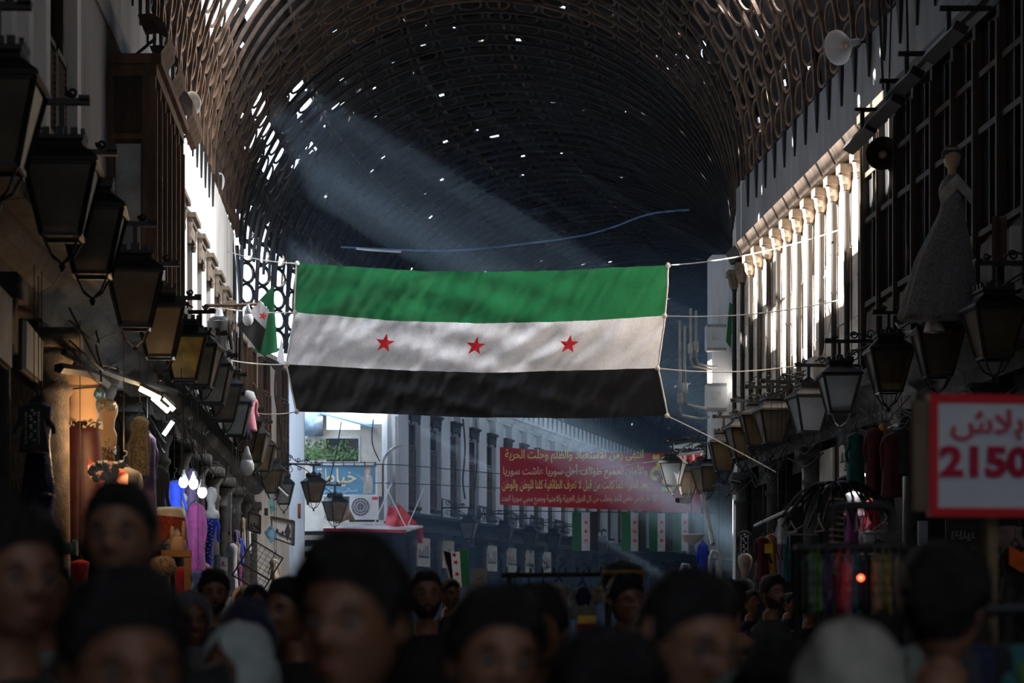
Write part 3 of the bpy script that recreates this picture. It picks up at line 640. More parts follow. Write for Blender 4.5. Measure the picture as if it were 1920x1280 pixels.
# small slanted flag on a stick, on the left
def patch(name, quad, nu, nv, mat, par, Y, amp=.03, seed=0, y0=0):
    a, b, c, d = quad
    def fn(u, v):
        px = (a[0]*(1-u)+b[0]*u)*(1-v)+(d[0]*(1-u)+c[0]*u)*v; py = (a[1]*(1-u)+b[1]*u)*(1-v)+(d[1]*(1-u)+c[1]*u)*v
        p = P(px, py, Y); p.y += y0+amp*math.sin(px*.12+seed)+amp*.6*math.sin(py*.09+px*.05); return p
    m = MB(); m.grid(fn, nu, nv); return part(name, m, mat, par, True)
Y = 36.0
t = thing('slanted_flag', 'small green white black flag hanging crooked beside the big flag', 'flag')
patch('green_stripe', ((512, 537), (521, 660), (497, 667), (476, 657)), 10, 14, gr, t, Y, .04); patch('green_stripe', ((512, 537), (515, 575), (505, 580), (487, 562)), 6, 6, gr, t, Y, .03, y0=-.03)
patch('white_stripe', ((487, 562), (505, 582), (498, 617), (468, 587)), 8, 8, wh, t, Y, .03, y0=-.02)
patch('black_stripe', ((467, 587), (498, 618), (487, 661), (444, 609)), 8, 8, bk, t, Y, .03, y0=-.01)
patch('white_stripe', ((528, 630), (534, 682), (526, 683), (519, 675)), 4, 6, wh, t, Y, .02); patch('black_stripe', ((492, 664), (534, 684), (521, 700), (511, 690)), 6, 4, bk, t, Y, .02)
m = MB(); p = P(493, 592, Y-.12); star(m, p.x, p.z, .085, p.y, rot=.3); part('star', m, rd, t)
m = MB(); m.tube([P(425, 632, Y+.1), P(512, 537, Y-.02)], .012, 6); part('stick', m, M('orange stick', (.5, .2, .06), .6), t)
# red written banner across the far street
YB = 62.0; red = cloth_mat('banner red', (.5, .007, .022), .3, .7)
yel = M('banner yellow', (.98, .95, .3), .6, var=.02, bump=0); pyel = M('banner cream', (.98, .86, .62), .6, var=.02, bump=0); shd = M('banner grey', (.25, .2, .24), .6, bump=0)
def bx_(px): return (px-VX)*YB/F
def bz_(py): return EYE+(VY-py)*YB/F
def bwarp(x, z): return .06*math.sin(x*1.3)+.03*math.sin(x*3.1+z*2)
t = thing('red_banner', 'long red banner hand lettered in yellow Arabic across the far street', 'banner', (0, YB, 0))
def bfn(u, v):
    px = 937+u*377; top = 838+u*10+5*math.sin(u*PI); bot = 946+u*16; x = bx_(px); z = bz_(top+(bot-top)*v); return (x, bwarp(x, z), z)
m = MB(); m.grid(bfn, 70, 20); part('cloth', m, red, t, True)
LN = [('انتهى زمن الاستعباد والظلم وحلت الحرية', 947, 1206, 868, 842, yel), ('والأمان لجميع طوائف أهل سوريا عاشت سوريا', 943, 1213, 897, 870, pyel),
      ('بعد الحرية كما كانت من قبل لا تعرف الطائفية كلنا للوطن والوطن', 941, 1213, 921, 898, yel), ('لنا عام وليس خاص لأحد ونطلب من كل الدول العربية والاجنبية وجميع محبي سوريا المدد', 940, 1230, 946, 925, pyel)]
for tx, a, b, c, d, mt in LN:
    part('lettering', text_mesh('lettering', arabic(tx), mt, bx_(a), bx_(b), bz_(c), bz_(d), bwarp, .011, -.02), None, t)
part('lettering', text_mesh('lettering', arabic('حرية'), shd, bx_(1221), bx_(1307), bz_(928), bz_(856), bwarp, .02, -.02), None, t)
part('lettering', text_mesh('lettering', arabic('حرية'), M('banner gold', (.98, .78, .15), .6, bump=0), bx_(1218), bx_(1304), bz_(924), bz_(852), bwarp, .02, -.035), None, t)
m = MB(); m.tube([P(935, 800, YB), P(937, 838, YB), P(936, 946, YB)], .03, 5); part('side_batten', m, wood, t)
rope('pale_cord', P(1030, 888, YB-.2), P(1370, 842, 50), .05, .012, rope_m, 'thin pale cord crossing in front of the red banner', 'cord')
rope('white_strut', P(1242, 859, 46), P(1318, 846, 43), 0, .03, offwhite, 'white rod slanting out above the lanterns in front of the red banner', 'rod')
# four vertical flags under the banner
for i, (a, b, d) in enumerate(((1073, 1120, 1032), (1166, 1210, 1033), (1217, 1260, 1033), (1264, 1301, 1033))):
    lb = ['first from the left of the four upright flags under the red banner, standing apart', 'second from the left of the four upright flags under the red banner', 'third from the left of the four upright flags under the red banner', 'rightmost of the four upright flags under the red banner'][i]
    t = thing('upright_flag', lb, 'flag', (0, YB, 0), 0, 'upright flags under the banner'); wd_ = (b-a)/3
    for k, mt in enumerate((gr, wh, bk)):
        x0, x1 = bx_(a+k*wd_+(2 if k else 0)), bx_(a+(k+1)*wd_+2)
        m = MB(); m.grid(lambda u, v: (x0+(x1-x0)*u, .05+.04*math.sin((x0+(x1-x0)*u)*9+i)+.02*math.sin(v*6+u), bz_(960)+(bz_(d)-bz_(960))*v), 6, 10); part(('green_stripe', 'white_stripe', 'black_stripe')[k], m, mt, t, True)
    for k in range(3): m = MB(); star(m, bx_((a+b)/2+2), bz_(979+17*k), .085, -.01); part('star', m, rd, t)
rope('banner_line', P(930, 957, YB+.05), P(1340, 962, YB+.05), .0, .015, wire_m, 'dark line that carries the four upright flags', 'line')

# ---------------------------------------------------------------- lanterns on scrolled brackets
def spiral(c, r0, turns, a0, sgn=1, n=22):
    return [Vector((0, c[0]+r0*(1-i/n*.8)*math.cos(a0+sgn*turns*2*PI*i/n), c[1]+r0*(1-i/n*.8)*math.sin(a0+sgn*turns*2*PI*i/n))) for i in range(n+1)]
def make_lantern(name, glass, label):
    t = thing(name, label, 'lantern')
    m = MB(); m.bx(-.03, .03, -.02, .03, -.25, .62); m.bx(-.025, .025, 0, 1.08, .30, .345); m.bx(-.02, .02, .86, .9, .12, .34); m.bx(-.06, .06, 1.0, 1.08, .335, .36); m.bx(-.028, .028, .84, .92, .02, .14); part('bracket', m, iron, t)
    m = MB(); m.tube([(0, .02+.9*math.sin(k*PI/16), .34-.55+.55*math.cos(k*PI/16)) for k in range(1, 8)], .013, 5)
    part('brace', m, iron, t)
    m = MB(); m.tube([(0, .03+.75*k/10, .60-.24*(k/10)**.6+.05*math.sin(k*.9)) for k in range(11)], .012, 5)
    for a in ((.2, .47, .1, .3), (.45, .43, .075, 2.6), (.68, .40, .055, .5), (.95, .39, .04, 2.8)): m.tube(spiral((a[0], a[1]), a[2], 1.4, a[3]), .011, 4)
    for a in ((.22, .16, .10, 3.3), (.48, .22, .065, .2)): m.tube(spiral((a[0], a[1]), a[2], 1.3, a[3], -1), .011, 4)
    part('scrollwork', m, iron, t)
    c = .88
    R45 = PI/4
    m = MB(); m.lathe([(.40, -.16), (.385, -.125), (.23, -.03), (.215, .0), (.24, .02), (.235, .05), (.12, .06)], 4, (0, c, 0), ph=R45)
    for k in range(4):
        for j in (-1, 0, 1):
            q = Matrix.Rotation(k*PI/2, 3, 'Z') @ Vector((j*.1, .158, .075)); m.box(q+Vector((0, c, 0)), (.05, .03, .05) if k % 2 == 0 else (.03, .05, .05))
    part('lantern_roof', m, iron, t)
    tw, bw, zt, zb = .25, .135, -.16, -.66
    m = MB()
    for sx in (-1, 1):
        for sy in (-1, 1):
            m.bar((sx*tw, c+sy*tw, zt), (sx*bw, c+sy*bw, zb), .028)
    for k in range(4):
        q = Matrix.Rotation(k*PI/2, 3, 'Z')
        for (h, z) in ((tw, zt), (bw, zb)): a = q @ Vector((-h, -h, 0)); b = q @ Vector((h, -h, 0)); m.bar(a+Vector((0, c, z)), b+Vector((0, c, z)), .03)
        a = q @ Vector((bw, bw, 0)); m.tube([a+Vector((0, c, zb)), a*.55+Vector((0, c, zb-.13)), Vector((0, c, zb-.19))], .011, 4)
    m.lathe([(.01, 0), (.03, -.03), (.01, -.07)], 6, (0, c, zb-.18)); part('frame', m, iron, t)
    for k in range(4):
        q = Matrix.Rotation(k*PI/2, 3, 'Z'); m = MB(); e = .005
        vs = [q @ Vector(p) for p in ((-tw+.02, -tw+e, zt), (tw-.02, -tw+e, zt), (bw-.01, -bw+e, zb), (-bw+.01, -bw+e, zb))]; m.add([v+Vector((0, c, 0)) for v in vs], [(3, 2, 1, 0)]); part('glass_pane', m, glass, t)
    m = MB(); m.lathe([(.03, .05), (.03, -.02), (.06, -.08), (.065, -.15), (.03, -.2)], 8, (0, c, zt-.02)); part('bulb', m, M('dead bulb', (.5, .5, .48), .3, bump=0), t)
    return t
L0 = make_lantern('street_lantern', glassy, 'x'); Lw = make_lantern('street_lantern', glassw, 'x'); Lg = make_lantern('street_lantern', glassgold, 'x')
used = set()
def lantern(kind, loc, rz, label, group, k=1.0):
    src = {'y': L0, 'w': Lw, 'g': Lg}[kind]
    if kind not in used: used.add(kind); src.location = loc; src.rotation_euler = (0, 0, rz); src['label'] = label; src['group'] = group; r = src
    else: r = dup(src, loc, rz, label, group)
    r.scale = (k, k, k); return r
rl = random.Random(5)
def near_lab(side, i, n, extra=''):
    if i == 0: w_ = 'closest to the camera'
    elif i == n-1: w_ = 'furthest from the camera'
    else: w_ = '%s from the camera' % ORD[i]
    return ('dark iron lantern%s, %s along the %s wall' % (extra, w_, side))
LL = [(-5, 235), (115, 375), (172, 452), (252, 560), (300, 622), (345, 670), (378, 690), (400, 722), (421, 755), (440, 786), (460, 818), (478, 840), (493, 858), (512, 902), (532, 925)]
for i, (px, py) in enumerate(LL):
    Y = 3700*2.25/(700-px); z = P(px, py, Y).z+.40; kd = 'g' if i == 5 else 'w' if i in (9, 14) else 'y'
    lantern(kd, (-3.13, Y, z), -PI/2+rl.uniform(-.12, .12), near_lab('left', i, len(LL), ' with glowing yellow panes' if i == 5 else ' with pale panes' if i in (9, 14) else ''), 'lanterns along the left wall')
RLn = [(1862, 625), (1762, 660), (1668, 695), (1575, 738), (1513, 778), (1447, 800), (1420, 806), (1390, 830), (1358, 855)]
for i, (px, py) in enumerate(RLn):
    Y = 3700*6.38/(px-700); z = P(px, py, Y).z+.40; kd = 'w' if i in (4, 3) else 'y'
    lantern(kd, (7.26, Y, z), PI/2+rl.uniform(-.12, .12), near_lab('right', i, len(RLn), ' with pale panes' if kd == 'w' else ''), 'lanterns along the right wall')
for px, py, Y, kd, rz, lb in ((1262, 888, 45, 'w', 1.2, 'pale paned lantern in front of the big yellow word on the red banner'), (1290, 905, 46, 'y', 1.5, 'brown paned lantern between two others at the right end of the red banner'), (1324, 898, 44, 'y', 1.9, 'dark lantern hanging at the right end of the red banner'),
                              (588, 922, 52, 'y', -1.2, 'dark lantern in front of the lower left corner of the blue tailor sign'), (628, 958, 55, 'y', -1.0, 'dark lantern hanging above the white lane awning')):
    q = P(px, py, Y); off = Matrix.Rotation(rz, 3, 'Z') @ Vector((0, .88, 0)); lantern(kd, (q.x-off.x, Y-off.y, q.z+.4), rz, lb, 'lanterns at the bend')
for i, t_ in enumerate((5.5, 10.5, 14.5, 18.5, 23, 28)):
    fr = wf(t_, 4.85); lantern('w' if i == 0 else 'y', fr[0], fr[1], 'pale paned lantern at the near end of the hazy far wall' if i == 0 else 'dark lantern on the hazy far wall, %s from its near end' % ORD[i], 'lanterns along the far wall', 1.15)

# ---------------------------------------------------------------- meter boxes, antennas, horns, lamps on the walls
for py0, py1, lb in ((612, 656, 'upper white meter box on the bright pier right of the big flag'), (722, 768, 'lower white meter box on the bright pier right of the big flag')):
    Y = 42.7; a = P(1323, py1, Y); b = P(1361, py0, Y); t = thing('meter_box', lb, 'box', (0, 0, 0), 0, 'meter boxes on the pier')
    m = MB(); m.bx(a.x, b.x, Y-.14, Y+.12, a.z, b.z); part('casing', m, offwhite, t)
    for z in (a.z, b.z): m = MB(); m.bx(a.x+.01, b.x-.01, Y-.16, Y+.1, z-.03, z+.03); part('flange', m, M('grey plastic', (.3, .3, .3), .5), t)
    m = MB(); m.bx(a.x+.12, a.x+.3, Y-.15, Y-.139, a.z+.2, a.z+.38); part('label_plate', m, M('plate grey', (.6, .62, .62), .5), t)
pm_ = M('antenna grey', (.45, .44, .42), .5, .1)
for px, y0, y1, lb in ((1275, 601, 765, 'tall grey pole antenna, leftmost of four right of the big flag'), (1284, 611, 745, 'grey pole antenna just right of the tallest one beside the big flag'), (1295, 578, 672, 'thin grey pole antenna near the white meter boxes'), (1305, 582, 668, 'grey pole antenna closest to the upper white meter box')):
    Y = 42.2; m = MB(); a = P(px, y1, Y); b = P(px, y0, Y); m.tube([a, b], .03, 8); m.lathe([(.05, -.1), (.06, -.08), (.06, .1), (.05, .12)], 8, P(px, y1-18, Y)); m.tube([a, a+Vector((.06, .1, -.15)), a+Vector((.5, .3, -.2)), Vector((P(1340, 0, Y).x, 42.9, a.z-.12))], .03, 6); solo('antenna', m, pm_, lb, 'antenna', group='antennas on the pier', smooth=True)
def horn(loc, d, lb, mat, r=.22):
    t = thing('loudspeaker', lb, 'loudspeaker', loc); q = Vector(d).to_track_quat('Z', 'Y').to_matrix().to_4x4()
    m = MB(); m.lathe([(.05, -.25), (.06, -.1), (.1, 0), (r*.75, .12), (r, .2), (r*.96, .2), (r*.7, .12), (.08, .0), (.04, -.02)], 20, M4=q); part('horn', m, mat, t, True)
    m = MB(); m.lathe([(.02, 0), (.06, .05), (.05, .1), (.02, .12)], 12, M4=q); part('driver', m, M('driver tan', (.5, .4, .3), .5), t); m = MB(); m.bar(q.to_3x3() @ Vector((0, 0, -.2)), q.to_3x3() @ Vector((0, 0, -.2))+Vector((.35, 0, 0)), .03); part('mount', m, iron, t)
Y = 3700*6.75/955; horn(P(1655, 291, Y), (-.25, -1, -.1), 'dark horn loudspeaker at the top of the sunlit half columns', M('horn dark', (.06, .05, .045), .5))
horn(P(1588, 84, 29), (-.8, -.5, -.35), 'pale round horn loudspeaker under the ribs at the upper right', offwhite, .26)
horn(P(394, 340, 40), (.8, -.5, -.3), 'pale horn loudspeaker where the left wall meets the vault', offwhite, .22)
horn(P(345, 195, 33), (.7, -.6, -.1), 'dull horn loudspeaker above the barrel hoods at the upper left', M('horn dull', (.4, .38, .34), .5), .2)
for i, (px, py) in enumerate(((1768, 58), (1690, 140), (1655, 190), (1608, 242))):
    Y = 3700*6.3/(px-700); z = P(px, py, Y).z; w_ = ['nearest', 'second', 'third', 'furthest'][i]
    t = thing('floodlight', 'long black trough floodlight over the right bay window, %s from the camera' % w_, 'floodlight', (7.26, Y, z), PI/2, 'floodlights on the right')
    m = MB(); m.bar((0, 0, .25), (0, 1.0, .25), .05); m.bar((0, .9, .25), (0, .9, 0), .05); part('arm', m, iron, t)
    m = MB(); R = Matrix.Rotation(.5, 3, 'X'); m.box((.3, .85, -.05), (1.2, .16, .1), R); part('trough', m, iron, t)
m = MB(); m.bx(.0, .5, .05, .4, 0, .5); solo('roof_cabinet', m, M('cabinet white', (.5, .5, .48), .6), 'pale metal cabinet standing on the right ledge behind the lanterns', 'cabinet', (7.0, 29.6, 4.88), PI/2)
m = MB(); m.bx(0, .9, .05, .3, 0, .35); solo('ledge_panel', m, M('cabinet white', (.5, .5, .48), .6), 'low pale panel on the right ledge near the bend', 'panel', (7.2, 36.2, 4.88), PI/2)
# dark flag on the right wall, suit on the left
t = thing('wall_flag', 'narrow flag with red stars hanging on the right wall beyond the half columns', 'flag')
patch('green_stripe', ((1368, 566), (1374, 570), (1373, 655), (1361, 640)), 4, 8, gr, t, 40.5, .02); patch('white_stripe', ((1374, 570), (1380, 580), (1378, 640), (1371, 655)), 4, 8, wh, t, 40.45, .02)
for py in (598, 622, 645): m = MB(); p = P(1375, py, 40.38); star(m, p.x, p.z, .06, p.y); part('star', m, rd, t)
# wires
def wire(name, pts, r, mat, label, cat='wire'):
    q = [Vector(p) for p in pts]; out = []
    for i in range(len(q)-1):
        p0, p1, p2, p3 = q[max(i-1, 0)], q[i], q[i+1], q[min(i+2, len(q)-1)]
        for k in range(6):
            s_ = k/6; out.append(.5*((2*p1)+(p2-p0)*s_+(2*p0-5*p1+4*p2-p3)*s_*s_+(3*p1-p0-3*p2+p3)*s_**3))
    out.append(q[-1]); m = MB(); m.tube(out, r, 5); return solo(name, m, mat, label, cat)
wire('cable', [P(1648, -5, 27), P(1655, 150, 27.2), P(1660, 300, 27.2), P(1652, 450, 27.2), P(1660, 560, 27.2)], .018, wire_m, 'black cable falling down beside the horn loudspeaker on the right')
wire('cable', [P(1672, -5, 26.5), P(1668, 120, 26.6), P(1664, 380, 26.8), P(1660, 590, 26.9)], .012, wire_m, 'thin second black cable falling at the corner of the right bay window')
wire('cable', [P(1700, 0, 24), P(1702, 110, 24), P(1700, 210, 24)], .014, wire_m, 'black wire dangling from the roof past the floodlights')
wire('cable', [P(432, 440, 44), P(440, 520, 44), P(438, 640, 44), P(434, 720, 44)], .05, wire_m, 'thick dark downpipe at the end of the sunlit left wall', 'pipe')
wire('cable', [P(444, 460, 46), P(452, 600, 46), P(448, 740, 46)], .05, wire_m, 'second dark downpipe at the end of the left wall', 'pipe')
wire('cable', [P(518, 690, 48), P(516, 740, 48), P(526, 800, 48), P(532, 870, 48)], .025, wire_m, 'black cable dropping past the shutters left of the big flag')
wire('cable', [P(575, 640, 53), P(562, 690, 53), P(558, 650, 53)], .02, wire_m, 'broken strap hanging from the ring lattice behind the flag')
wire('cable', [P(640, 790, 58), P(630, 850, 58), P(618, 900, 58)], .018, wire_m, 'black cable dropping in front of the lane window')
wire('cable', [P(700, 785, 58), P(698, 830, 58), P(712, 865, 58)], .018, wire_m, 'black cable dropping at the right side of the lane building')
wire('cable', [P(868, 785, 66), P(872, 840, 66), P(868, 900, 66), P(872, 935, 66)], .03, wire_m, 'knotted dark cable hanging between the windows of the far wall')
wire('cable', [P(892, 785, 66), P(895, 850, 66), P(890, 920, 66)], .02, wire_m, 'thin dark cable hanging down the far wall beside the red banner')
wire('pipe', [P(716, 895, 63), P(720, 860, 63), P(735, 842, 63), P(752, 835, 64)], .05, offwhite, 'bent white pipe at the near end of the far wall', 'pipe')
wire('pipe', [P(741, 780, 64.5), P(741, 880, 64.5), P(742, 940, 64.5)], .09, offwhite, 'straight white downpipe at the near end of the far wall', 'pipe')
wire('cable', [P(700, 870, 57), P(760, 872, 58), P(850, 880, 60), P(937, 888, 61)], .014, wire_m, 'dark wire from the tailor sign across the far wall to the red banner')
wire('cable', [P(700, 905, 57), P(800, 908, 58), P(937, 915, 61)], .012, wire_m, 'lower dark wire running to the red banner across the far wall')
wire('cable', [P(640, 463, 52), P(830, 470, 50), P(1000, 455, 49), P(1120, 435, 48), P(1215, 402, 47), P(1292, 393, 46)], .025, M('blue cord', (.1, .2, .4), .6), 'blue sagging cord strung under the dark vault above the flag', 'cord')
wire('torn_strip', [P(668, 466, 50), P(700, 469, 50), P(752, 472, 50)], .03, offwhite, 'bright white strip hanging on the blue cord above the flag', 'strip')
for i in range(16):
    a = rl.choice(LL[2:13]); Y = 3700*2.5/(700-a[0]); z = 4.3-rl.random()*.4
    wire('tangled_wire', [(-2.7, Y, z), (-2.5, Y+rl.uniform(.3, .8), z-rl.uniform(.1, .5)), (-2.6, Y+rl.uniform(1, 1.6), z-rl.uniform(-.2, .3)), (-2.6, Y+2.4, z+.1)], .010, wire_m, 'one of the tangled black wires slung under the left ledge')['group'] = 'tangled wires under the left ledge'
for i in range(16):
    a = rl.choice(RLn); Y = 3700*6.6/(a[0]-700); z = 4.35-rl.random()*.4
    wire('tangled_wire', [(6.85, Y, z), (6.7, Y+rl.uniform(.3, .8), z-rl.uniform(.1, .5)), (6.8, Y+rl.uniform(1, 1.6), z-rl.uniform(-.2, .3)), (6.8, Y+2.4, z+.1)], .012, wire_m, 'one of the tangled black wires slung under the right ledge')['group'] = 'tangled wires under the right ledge'
# iron balcony scrolls at the far wall and shutters' railings
for i, t_ in enumerate((9.5, 13.5, 18, 22, 27)):
    fr = wf(t_, 4.85); m = MB(); 
    for x in (-.9, .9): m.tube([(x, .45, 0), (x, .45, .55)], .02, 4)
    m.tube([(-.9, .45, .55), (.9, .45, .55)], .025, 4); m.tube([(-.9, .45, .05), (.9, .45, .05)], .02, 4)
    for x in (-.55, 0, .55): m.tube([(x+.2*math.cos(a), .45, .3+.2*math.sin(a)) for a in np.linspace(0, 2*PI, 14)[:-1]], .018, 4, True); m.tube([(x+.1*math.cos(a)*(1-a/8), .45, .3+.1*math.sin(a)*(1-a/8)) for a in np.linspace(0, 6, 14)], .015, 4)
    solo('balcony_rail', m, iron, 'black scrolled balcony rail on the far wall, %s from its near end' % ORD[i], 'railing', fr[0], fr[1], 'balcony rails on the far wall')
# ---------------------------------------------------------------- garments and shop goods
gcount = {}
def cloth(name, c, **k): return M(name, c, k.get('rough', .8), var=k.get('var', .2), scale=k.get('scale', 12), bump=.12, trans=k.get('trans', .1), sheen=.2)
def garment(name, label, cat, hook, l, w, mat, sleeve=.5, flare=1.1, rot=0, seed=0, group=None, hanger=True, trim=None, depth=.09, buttons=0, lean=0):
    """cloth garment hanging by its hook point; front faces -y before the turn"""
    t = thing(name, label, cat, hook, rot, group); n = 28; rg = []
    prof = [(0, .16, .35), (.03, .42, .6), (.06, .5, .9), (.14, .49, 1), (.3, .44, 1), (.42, .41, .95), (.6, .46*((flare-1)*.4+1), 1), (.8, .5*((flare-1)*.75+1), 1.05), (1, .52*flare, 1.1)]
    K = 16
    for i in range(K+1):
        v = i/K; hw = float(np.interp(v, [p[0] for p in prof], [p[1] for p in prof]))*w; dp = float(np.interp(v, [p[0] for p in prof], [p[2] for p in prof]))*depth
        ring = []
        for j in range(n):
            a = 2*PI*j/n; f = 1+.16*v*math.sin(a*5+seed)+.08*v*math.sin(a*9+seed*2+v*2)
            ring.append(Vector((hw*math.cos(a)*(1+.03*math.sin(seed+v*7))+lean*v, dp*math.sin(a)*f, -.07-v*l)))
        rg.append(ring)
    m = MB(); m.loft(rg); part('body_cloth', m, mat, t, True)
    if sleeve:
        for s_ in (-1, 1):
            m = MB(); k = 7; a = Vector((s_*w*.44, 0, -.07-.1*l)); b = Vector((s_*w*(.62+.08*math.sin(seed)), .01, -.07-.1*l-sleeve*.8)); mm = MB()
            pts = [a.lerp(b, i/k)+Vector((.015*math.sin(i+seed)*s_, .01*math.cos(i*1.3), 0)) for i in range(k+1)]
            mm.tube(pts, [w*.13*(1-.35*i/k) for i in range(k+1)], 9); part('sleeve', mm, mat, t, True)
    if hanger:
        m = MB(); m.tube([(-w*.4, 0, -.12), (0, 0, -.03), (w*.4, 0, -.12)], .008, 5); m.tube([(0, 0, -.03), (0, 0, .03), (.03, 0, .05), (.03, 0, .08), (0, 0, .09)], .005, 5); part('hanger', m, iron, t)
    if trim is not None:
        m = MB()
        for k in range(11): z = -.14-l*.06*k; m.lathe([(.005, -.012), (.018, 0), (.005, .012)], 6, (.02*math.sin(k*2), -depth*1.02, z)); m.lathe([(.004, -.01), (.012, 0), (.004, .01)], 5, (.05, -depth*.98, z-.02)); m.lathe([(.004, -.01), (.012, 0), (.004, .01)], 5, (-.05, -depth*.98, z-.02))
        part('beaded_trim', m, trim, t)
    return t
def G(name, label, cat, px, py0, py1, Y, wpx, mat, **k):
    p = P(px, py0, Y); t = garment(name, label, cat, p, (py1-py0)*Y/F, wpx*Y/F, mat, **k)
    if k.get('hanger', True) and Y > 13.6 and p.z < 4.2: m = MB(); m.tube([(0, 0, .08), (0, 0, 4.28-p.z)], .004, 4); part('hanging_cord', m, wire_m, t)
    return t
white_c = cloth('cloth white', (.6, .62, .66)); dkgrey = cloth('cloth charcoal', (.04, .042, .048)); blue_c = cloth('cloth royal blue', (.008, .04, .5)); navy = cloth('cloth navy', (.01, .015, .06))
purple = cloth('cloth lilac', (.22, .16, .36)); magenta = cloth('cloth magenta', (.22, .03, .16)); pink = cloth('cloth pink', (.75, .3, .38)); brown_c = cloth('cloth brown', (.2, .11, .07)); maroon = cloth('cloth maroon', (.1, .008, .015))
redc2 = cloth('cloth red', (.5, .015, .03)); teal = cloth('cloth teal', (.02, .14, .15)); ochre = cloth('cloth ochre', (.5, .25, .03)); black_c = cloth('cloth black', (.01, .01, .011)); tanc = cloth('cloth tan', (.42, .33, .24)); orange = cloth('cloth orange', (.9, .14, .01)); beads = M('beads', (.8, .72, .6), .15, .5, var=.4, scale=60); sequin = M('sequins', (.03, .02, .07), .25, .5, var=.9, scale=60, bump=.5); mint = cloth('cloth mint', (.25, .6, .5))
plaid = cloth('cloth check', (.16, .14, .1), var=.6, scale=50)
# left near shops
G('sequin_dress', 'dark purple sequin dress on a hanger, nearest garment on the left', 'dress', 72, 735, 930, 15.9, 52, sequin, sleeve=0, flare=1.2, seed=1)
G('dark_blouse', 'dark blouse with pale beaded collar above the purple sequin dress', 'blouse', 64, 738, 830, 15.4, 50, dkgrey, sleeve=.25, seed=2, trim=beads)
G('dark_dress', 'dark glossy dress hanging below the purple sequin dress', 'dress', 78, 905, 1010, 15.7, 54, sequin, sleeve=0, flare=1.3, seed=4)
G('check_jacket', 'brown check jacket hanging furthest out beside the black stone column', 'jacket', 262, 768, 880, 20.6, 36, plaid, sleeve=.5, rot=.7, seed=3)
G('denim_dress', 'lilac blue belted dress right behind the brown check jacket', 'dress', 276, 800, 960, 21.4, 34, purple, sleeve=.5, rot=.4, seed=5)
G('black_suit', 'black suit jacket on a wire hanger above the head of the tall man', 'jacket', 232, 862, 990, 18.8, 60, dkgrey, sleeve=.6, rot=.3, seed=6)
G('black_coat', 'long black coat between the lilac dress and the lit bulbs', 'coat', 296, 860, 1010, 22.6, 34, black_c, sleeve=.6, seed=7)
G('blue_robe', 'royal blue robe hanging behind the leftmost lit bulb', 'robe', 327, 890, 965, 25, 30, blue_c, sleeve=.4, seed=8)
G('white_shirt', 'white shirt between the blue robe and the lilac dress under the bulbs', 'shirt', 341, 912, 990, 25.4, 18, white_c, sleeve=.4, seed=9)
G('lilac_dress', 'lilac dress hanging between the two left lit bulbs', 'dress', 359, 868, 970, 25.6, 22, purple, sleeve=.5, seed=10)
G('magenta_robe', 'long magenta robe below the lit bulbs', 'robe', 367, 932, 1065, 25.2, 34, magenta, sleeve=.6, seed=11)
G('blue_gown', 'bright blue gown with white beading on a white mannequin bust', 'gown', 394, 955, 1068, 26.2, 30, blue_c, sleeve=.35, rot=-.2, seed=12, hanger=False, trim=white_c, lean=-.1)
m = MB(); p = P(396, 955, 26.2); m.lathe([(.12, -.12), (.1, -.02), (.055, .0), (.05, .09), (.07, .13), (.085, .2), (.07, .27), (.02, .3)], 12, p); solo('mannequin_bust', m, offwhite, 'white mannequin head and neck above the bright blue gown', 'mannequin', smooth=True)
G('dark_skirt', 'dark denim skirt under the magenta robe', 'skirt', 371, 1060, 1100, 25, 24, navy, sleeve=0, seed=13)
G('pink_robe', 'pink robe low beside the bright blue gown', 'robe', 384, 1045, 1110, 26, 18, pink, sleeve=.3, seed=14)
gl = [(436, 1010, 1105, 31, 20, white_c, 'white coat hanging below the strip of hanging papers'), (444, 1008, 1080, 32, 14, brown_c, 'brown jacket behind the white coat near the wire rack'), (443, 985, 1030, 32.5, 12, purple, 'lilac top above the brown jacket near the wire rack'), (452, 1000, 1050, 33, 12, blue_c, 'blue scarf top just left of the wire rack'), (456, 962, 1020, 34, 10, tanc, 'tan striped shirt above the wire rack'), (466, 960, 1030, 35, 10, white_c, 'pale striped shirt just above the wire rack'), (447, 1050, 1110, 31.5, 16, magenta, 'purple blouse low in front of the wire rack'), (514, 1040, 1080, 36, 14, tanc, 'tan coat just right of the wire rack'), (518, 1070, 1115, 36.5, 16, tanc, 'pale bag cloth low at the right of the wire rack')]
for i, (px, a, b, Y, w_, mt, lb) in enumerate(gl): G('hanging_garment', lb, 'garment', px, a, b, Y, w_, mt, sleeve=.3, seed=20+i, group='garments past the bulbs on the left')
